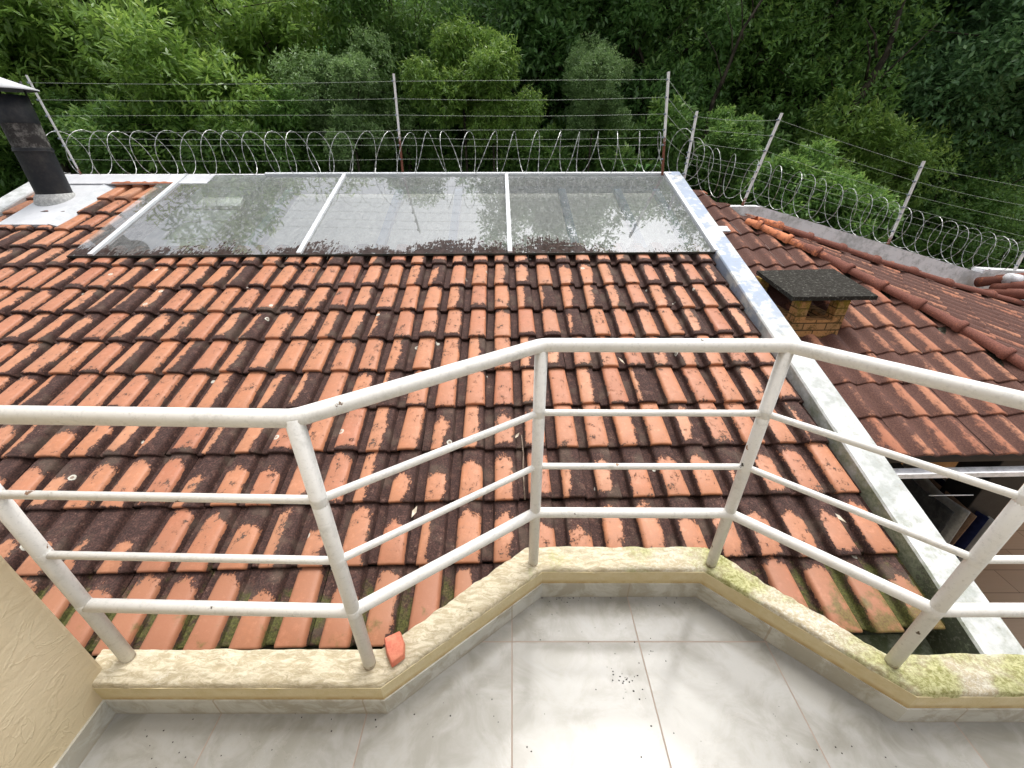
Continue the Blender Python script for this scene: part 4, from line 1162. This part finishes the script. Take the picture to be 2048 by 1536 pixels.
# ------------------------------------------------------------------ ground and hillside
def terrain(name, mat, x0, x1, y0, y1, nx, ny, fn):
    V = [(x0 + (x1 - x0) * i / nx, y0 + (y1 - y0) * j / ny, fn(x0 + (x1 - x0) * i / nx, y0 + (y1 - y0) * j / ny)) for j in range(ny + 1) for i in range(nx + 1)]
    F = [(j * (nx + 1) + i, j * (nx + 1) + i + 1, (j + 1) * (nx + 1) + i + 1, (j + 1) * (nx + 1) + i) for j in range(ny) for i in range(nx)]
    o = mesh_obj(name, V, F, mat, None, True); o['kind'] = 'structure'; return o
terrain('ground', M_SOIL, -160, 160, -40, 200, 64, 48, lambda x, y: -3.3 + .25 * mnoise.noise(Vector((x * .2, y * .2, 0))) * (1 if y > 8 else 0))
def hillh(x, y):
    t = max(0, min(1, (y - 24) / 22)); return -3.6 + 8.5 * t * t * (3 - 2 * t) + 1.2 * mnoise.noise(Vector((x * .12, y * .12, 3)))
terrain('hill', M_HILL, -90, 90, 23, 90, 90, 50, hillh)

# ------------------------------------------------------------------ trees
def crown_mesh(name, seed, R, lobes, sprigs, k, L, Wd, mat, droop=.3, up=.4, inner=.2, flat=1.0):
    rg = np.random.default_rng(seed)
    R = np.array(R)
    d = rg.normal(size=(lobes, 3)); d /= np.linalg.norm(d, axis=1)[:, None]
    lc = d * R * (rg.random((lobes, 1)) ** .5) * .86
    lr = (rg.uniform(.14, .40, lobes) * R.mean())
    which = rg.integers(0, lobes, sprigs)
    q = rg.normal(size=(sprigs, 3)); q[:, 2] += .35; q /= np.linalg.norm(q, axis=1)[:, None]
    rad = np.where(rg.random(sprigs) < inner, rg.random(sprigs) ** .5, rg.uniform(.82, 1.18, sprigs))
    pos = lc[which] + q * (lr[which] * rad)[:, None] * np.array([1, 1, flat])
    ax = q * .8 + rg.normal(size=(sprigs, 3)) * .45; ax[:, 2] += up; ax /= np.linalg.norm(ax, axis=1)[:, None]
    n = sprigs * k
    P = np.repeat(pos, k, 0); A = np.repeat(ax, k, 0)
    ii = np.tile(np.arange(k), sprigs); t = ii / max(1, k - 1)
    ln = L * rg.uniform(.7, 1.25, n)
    r1 = rg.normal(size=(n, 3)); side = np.cross(A, r1); side /= np.linalg.norm(side, axis=1)[:, None]
    base = P + A * ((t - .5) * L * 2.0)[:, None]
    D = A * (.25 + .5 * t)[:, None] + side * .85; D[:, 2] -= droop * rg.random(n); D /= np.linalg.norm(D, axis=1)[:, None]
    Wv = np.cross(D, np.array([0, 0, 1.0]) + .55 * rg.normal(size=(n, 3))); Wv /= np.linalg.norm(Wv, axis=1)[:, None] + 1e-9
    Nn = np.cross(Wv, D)
    w = (Wd * rg.uniform(.8, 1.2, n) * .5)[:, None]; l = ln[:, None]
    v0 = base; v1 = base + D * l * .45 + Wv * w + Nn * w * .3; v2 = base + D * l; v3 = base + D * l * .45 - Wv * w + Nn * w * .3
    V = np.stack([v0, v1, v2, v3], 1).reshape(-1, 3).astype(np.float32)
    me = bpy.data.meshes.new(name)
    me.vertices.add(len(V)); me.vertices.foreach_set('co', V.ravel())
    b = np.arange(n) * 4
    tri = np.stack([b, b + 1, b + 2, b, b + 2, b + 3], 1).reshape(-1).astype(np.int32)
    me.loops.add(len(tri)); me.loops.foreach_set('vertex_index', tri)
    me.polygons.add(2 * n); me.polygons.foreach_set('loop_start', (np.arange(2 * n) * 3).astype(np.int32)); me.polygons.foreach_set('loop_total', np.full(2 * n, 3, np.int32))
    lt = rg.random(lobes)
    tone = np.clip(.25 + .35 * lt[which] + .4 * rg.random(sprigs), 0, 1)
    young = np.clip(rg.random(sprigs) * .75 + .3 * (q[:, 2]) , 0, 1)
    T = np.stack([np.repeat(tone, k), np.repeat(young, k) * .7 + .35 * t, rg.random(n)], 1)
    T = np.repeat(T, 4, 0).astype(np.float32)
    at = me.attributes.new('tone', 'FLOAT_VECTOR', 'POINT'); at.data.foreach_set('vector', T.ravel())
    me.materials.append(mat); me.update(calc_edges=True)
    return me, lc
def trunk_mesh(name, lc, R, seed, tr=.1, low=8.0, lean=0.0):
    rg = random.Random(seed); parts = []
    z0 = -R[2] * .55
    tp = [Vector((lean * 1.5 + rg.uniform(-.1, .1), 0, -low)), Vector((lean * .7, rg.uniform(-.1, .1), -low * .5)), Vector((lean * .2, 0, z0)), Vector((rg.uniform(-.2, .2), 0, R[2] * .3))]
    parts.append(tube_data(tp, [tr * 1.25, tr, tr * .75, tr * .25], 9))
    for c in lc:
        c = Vector(c); s = Vector((0, 0, z0 + rg.random() * R[2] * .6))
        mid = s.lerp(c, .55) + Vector((rg.uniform(-.1, .1), rg.uniform(-.1, .1), rg.uniform(.0, .25)))
        parts.append(tube_data([s, mid, c], [tr * .42, tr * .26, tr * .08], 6))
        for _ in range(2):
            e = c + Vector((rg.gauss(0, 1), rg.gauss(0, 1), rg.gauss(0, 1))) * R[0] * .22
            parts.append(tube_data([mid.lerp(c, .5), e], [tr * .16, tr * .05], 4))
    V, F = merge(parts)
    me = bpy.data.meshes.new(name); me.from_pydata([tuple(v) for v in V], [], F); me.polygons.foreach_set('use_smooth', [True] * len(me.polygons)); me.materials.append(M_BARK)
    return me
LG = m_leaf('fresh yellow green leaf', (0.10, 0.20, 0.035), (0.22, 0.38, 0.07), (0.42, 0.56, 0.13), .38)
LM = m_leaf('mid green leaf', (0.075, 0.17, 0.04), (0.17, 0.33, 0.075), (0.34, 0.50, 0.12), .42)
LD = m_leaf('dark glossy leaf', (0.065, 0.155, 0.045), (0.15, 0.30, 0.085), (0.32, 0.50, 0.15), .33)
LB = m_leaf('blue green leaf', (0.08, 0.185, 0.08), (0.17, 0.32, 0.13), (0.31, 0.50, 0.20), .38)
LS = m_leaf('grey green leaf', (0.13, 0.24, 0.08), (0.23, 0.36, 0.13), (0.35, 0.50, 0.19), .45)
proto = {}
def mk(key, R, lobes, sprigs, k, L, Wd, mat, seed, tr=.1, **kw):
    me, lc = crown_mesh('crown_' + key, seed, R, lobes, sprigs, k, L, Wd, mat, **kw)
    proto[key] = (me, trunk_mesh('trunk_' + key, lc, R, seed, tr), R)
mk('willowy', (1.8, 1.3, 1.6), 24, 3000, 9, .13, .037, LG, 1, .05, inner=.12)
mk('willowy_b', (1.8, 1.3, 1.4), 26, 3000, 9, .125, .036, LG, 21, .05, inner=.12)
mk('fine', (1.35, 1.1, 1.5), 22, 4000, 8, .085, .026, LS, 2, .04, droop=.5, inner=.12)
mk('fine_mid', (1.4, 1.2, 2.0), 24, 4400, 8, .10, .028, LM, 3, .05, droop=.6, inner=.12)
mk('pinnate', (1.6, 1.2, 1.2), 20, 2400, 10, .13, .034, LG, 4, .04, droop=1.0, up=.0, inner=.1)
mk('dark', (2.6, 2.2, 2.3), 44, 6000, 8, .125, .048, LD, 5, .13, droop=.3, inner=.2)
mk('dark_b', (2.4, 2.2, 2.6), 46, 6000, 8, .12, .044, LM, 6, .12, droop=.3, inner=.2)
mk('blue', (2.6, 2.3, 2.4), 40, 5800, 7, .13, .056, LB, 7, .12, droop=.3, inner=.2)
mk('shrub', (1.3, 1.1, 1.0), 18, 2200, 8, .135, .044, LM, 8, .035, inner=.12)
first = set()
def tree(key, px, py, Y, sc, label, group=None, rz=0.0, kind='tree', tilt=0.0, sz=1.0):
    c = at_y(px, py, Y); me, tm, R = proto[key]
    rz_ = rz
    root = thing('shrub' if kind == 'shrub' else 'tree', label, kind, (c.x, c.y, -3.3), group)
    objs = [(bpy.data.objects.new('crown', me), 0, rz_), (bpy.data.objects.new('trunk', tm), 0, rz_)]
    if sz > 1.4: objs.append((bpy.data.objects.new('crown', me), R[2] * sc * 1.15, rz_ + 2.4))
    for o, dz, ra_ in objs:
        link(o); o.parent = root; o.location = (0, 0, c.z + 3.3 + dz); o.rotation_euler = (0, tilt, ra_); o.scale = (sc, sc, sc)
    return root
T = tree
# near belt, left
T('willowy', 30, 120, 9.2, 1.25, 'bright yellow green leafy tree at the top left corner above the flue cap', rz=.3)
T('willowy_b', 215, 165, 9.4, 1.15, 'bright green leafy tree between the black flue and the second fence post, upper part', rz=1.4)
T('willowy', 395, 215, 9.0, 1.05, 'bright green bushy tree directly above the left end of the ridge coil', rz=2.2)
T('willowy_b', 520, 120, 10.0, 1.2, 'light green leafy tree left of the round grey green bush, near the top', rz=3.6)
T('willowy', 330, 0, 11.4, 1.7, 'light green tree crown at the top edge left of centre', rz=4.5)
T('shrub', 250, 290, 8.0, .8, 'small bright shrub right behind the first loops of the ridge coil', kind='shrub', rz=.5)
T('shrub', 440, 300, 8.1, .75, 'low leafy shrub behind the ridge coil left of the first skylight bar', kind='shrub', rz=2.0)
T('shrub', 560, 285, 8.6, .8, 'open yellow green shrub behind the coil above the second skylight pane', kind='shrub', rz=4.0)
T('shrub', 120, 255, 8.4, .7, 'green shrub behind the leaning left fence post', kind='shrub', rz=1.0)
T('fine', 700, 225, 8.8, .78, 'rounded grey green bush just left of the middle fence post', kind='shrub', rz=.8)
T('fine_mid', 795, 95, 10.6, 1.15, 'tall fine leaved mid green tree above the middle fence post', rz=1.2)
T('pinnate', 925, 150, 9.4, .72, 'bright yellow green drooping foliage right of the middle fence post', rz=.2)
T('pinnate', 985, 205, 9.2, .62, 'small bright drooping branch mass lower right of the middle post', rz=2.6)
T('fine', 1190, 190, 9.6, .62, 'slim grey green young tree left of the right ridge fence post', rz=2.0, sz=1.25)
# near belt, right
T('shrub', 1462, 290, 9.0, .62, 'small bright green shrub between the two short posts on the right', kind='shrub', rz=.3)
T('willowy_b', 1715, 335, 10.2, .95, 'wide bright green bush behind the razor coil on the right', kind='shrub', rz=.9)
T('shrub', 1570, 385, 8.2, .8, 'low green shrub directly behind the dropping boundary wall', kind='shrub', rz=5)
T('shrub', 1690, 440, 8.0, .8, 'low green shrub behind the wall left of the leaning right post', kind='shrub', rz=1.9)
# mid dark belt
D1 = 'dark broadleaf tree standing in the shade of the forest'
T('dark', 1085, 60, 13.0, 1.15, 'dark glossy leaved tree with hanging sprays at the top centre', sz=1.65, rz=.4)
T('dark', 1250, 90, 12.5, 1.1, 'dark glossy leaved tree just left of the right ridge post, near the top', sz=1.65, rz=2.4)
T('dark_b', 1420, 110, 13.0, 1.15, 'dark green tree with branches showing, above the two short posts', rz=1.1)
T('dark_b', 1600, 130, 12.5, 1.1, 'mid green tree above the post of the boundary wall', sz=1.65, rz=3.0)
T('blue', 1790, 60, 13.8, 1.15, 'blue green tree above the leaning dark trunk on the right', sz=1.65, rz=.7)
T('blue', 1960, 130, 11.5, 1.05, 'large blue green tree filling the top right corner', sz=1.65, rz=2.2)
T('dark', 1940, 330, 12.0, 1.0, 'dark tree low at the right edge above the end of the razor coil', rz=4.2)
T('dark_b', 1880, 440, 10.5, .75, 'shaded tree low at the right edge behind the coil', rz=1.7)
gd = 'shaded trees at the back of the forest'
rg = random.Random(12)
gx = -250
i = 0
for row, (Y, py, sc) in enumerate(((15.5, 215, 1.25), (18.5, 90, 1.5), (22.5, 10, 1.7), (24, 190, 1.6))):
    n = (13, 13, 8, 12)[row]
    for k in range(n):
        px = -150 + 2350 * (k + .5 * (row % 2)) / (n - 1) + rg.uniform(-60, 60)
        key = ('dark', 'dark_b', 'blue')[(k * 2 + row) % 3] if px > 600 else ('dark_b', 'willowy', 'dark')[(k + row) % 3]
        if (row in (1, 2) and 1420 < px < 1600) or (row == 0 and 1440 < px < 1560): continue
        s2 = sc * (1.5 if key == 'willowy' else 1.0)
        T(key, px, py + rg.uniform(-35, 45), Y + rg.uniform(-1, 1), s2 * rg.uniform(.85, 1.1), 'shaded tree at the back of the forest, merging with its neighbours', gd, rz=rg.uniform(0, 6))
# low understorey just beyond the walls
for k in range(22):
    px = -60 + 2150 * k / 21
    py = 345 + (max(0, px - 1400) / 650) * 190
    T('shrub', px, py + rg.uniform(-20, 20), 10.5 + rg.uniform(-1, 1.6), rg.uniform(.9, 1.2), 'low shaded shrub in the undergrowth behind the walls', 'undergrowth shrubs behind the walls', kind='shrub', rz=rg.uniform(0, 6))
# bare leaning trunks that show between the crowns
def bare_trunk(label, pts, Y, r):
    P = [at_y(x, y, Y) for x, y in pts]; n = len(P)
    V, F = tube_data(P, [r * (1 - .6 * i / (n - 1)) for i in range(n)], 9)
    root = thing('tree', label, 'tree', P[0]); mesh_obj('trunk', V, F, M_BARK, root, True)
    br = []
    for k in range(5):
        a = P[1].lerp(P[-1], k / 5); e = a + Vector((random.uniform(-.9, .9), random.uniform(-.3, .3), random.uniform(.5, 1.3)))
        br.append(tube_data([a, a.lerp(e, .5) + Vector((.05, 0, .05)), e], [r * .3, r * .2, r * .06], 6))
    V, F = merge(br); mesh_obj('branches', V, F, M_BARK, root, True)
bare_trunk('thick dark trunk leaning right beneath the blue green crown', [(1640, 380), (1690, 245), (1735, 170), (1775, 105), (1800, 20)], 10.3, .10)
bare_trunk('pair of thin dark stems leaning right above the lower fence', [(1400, 330), (1425, 205), (1450, 150), (1485, 60), (1530, -10)], 10.3, .05)
bare_trunk('thin dark stem just right of the right ridge post', [(1290, 330), (1300, 160), (1265, 60), (1235, -20)], 11.2, .045)
# banana like plant
bp_ = at_y(1285, 325, 8.6)
ban = thing('banana_plant', 'broad leaved young banana plant behind the ridge coil near the right ridge post', 'plant', (bp_.x, bp_.y, -3.2))
for k in range(7):
    a0 = k * .9; c = bp_ + Vector((0, 0, -.25)); L = .62; V, F = [], []
    dv = Vector((math.cos(a0), math.sin(a0) * .5, 0))
    for i in range(9):
        t = i / 8; p = c + dv * L * t * .75 + Vector((0, 0, L * (1.0 * t - .75 * t * t))); s = dv.cross(Vector((0, 0, 1))).normalized() * (.085 * math.sin(math.pi * min(1, t * .95 + .04)))
        V += [p - s + Vector((0, 0, .015)), p, p + s + Vector((0, 0, .015))]
    for i in range(8): F += [(i * 3, i * 3 + 1, i * 3 + 4, i * 3 + 3), (i * 3 + 1, i * 3 + 2, i * 3 + 5, i * 3 + 4)]
    mesh_obj('leaf_blade', V, F, m_simple('banana leaf', (.05, .13, .03), (.10, .20, .05), 8, .4) if k == 0 else bpy.data.materials['banana leaf'], ban, True)
V, F = tube_data([(bp_.x, bp_.y, -3.3), bp_ + Vector((0, 0, -.2))], [.07, .04], 8); mesh_obj('stem', V, F, bpy.data.materials['banana leaf'], ban, True)
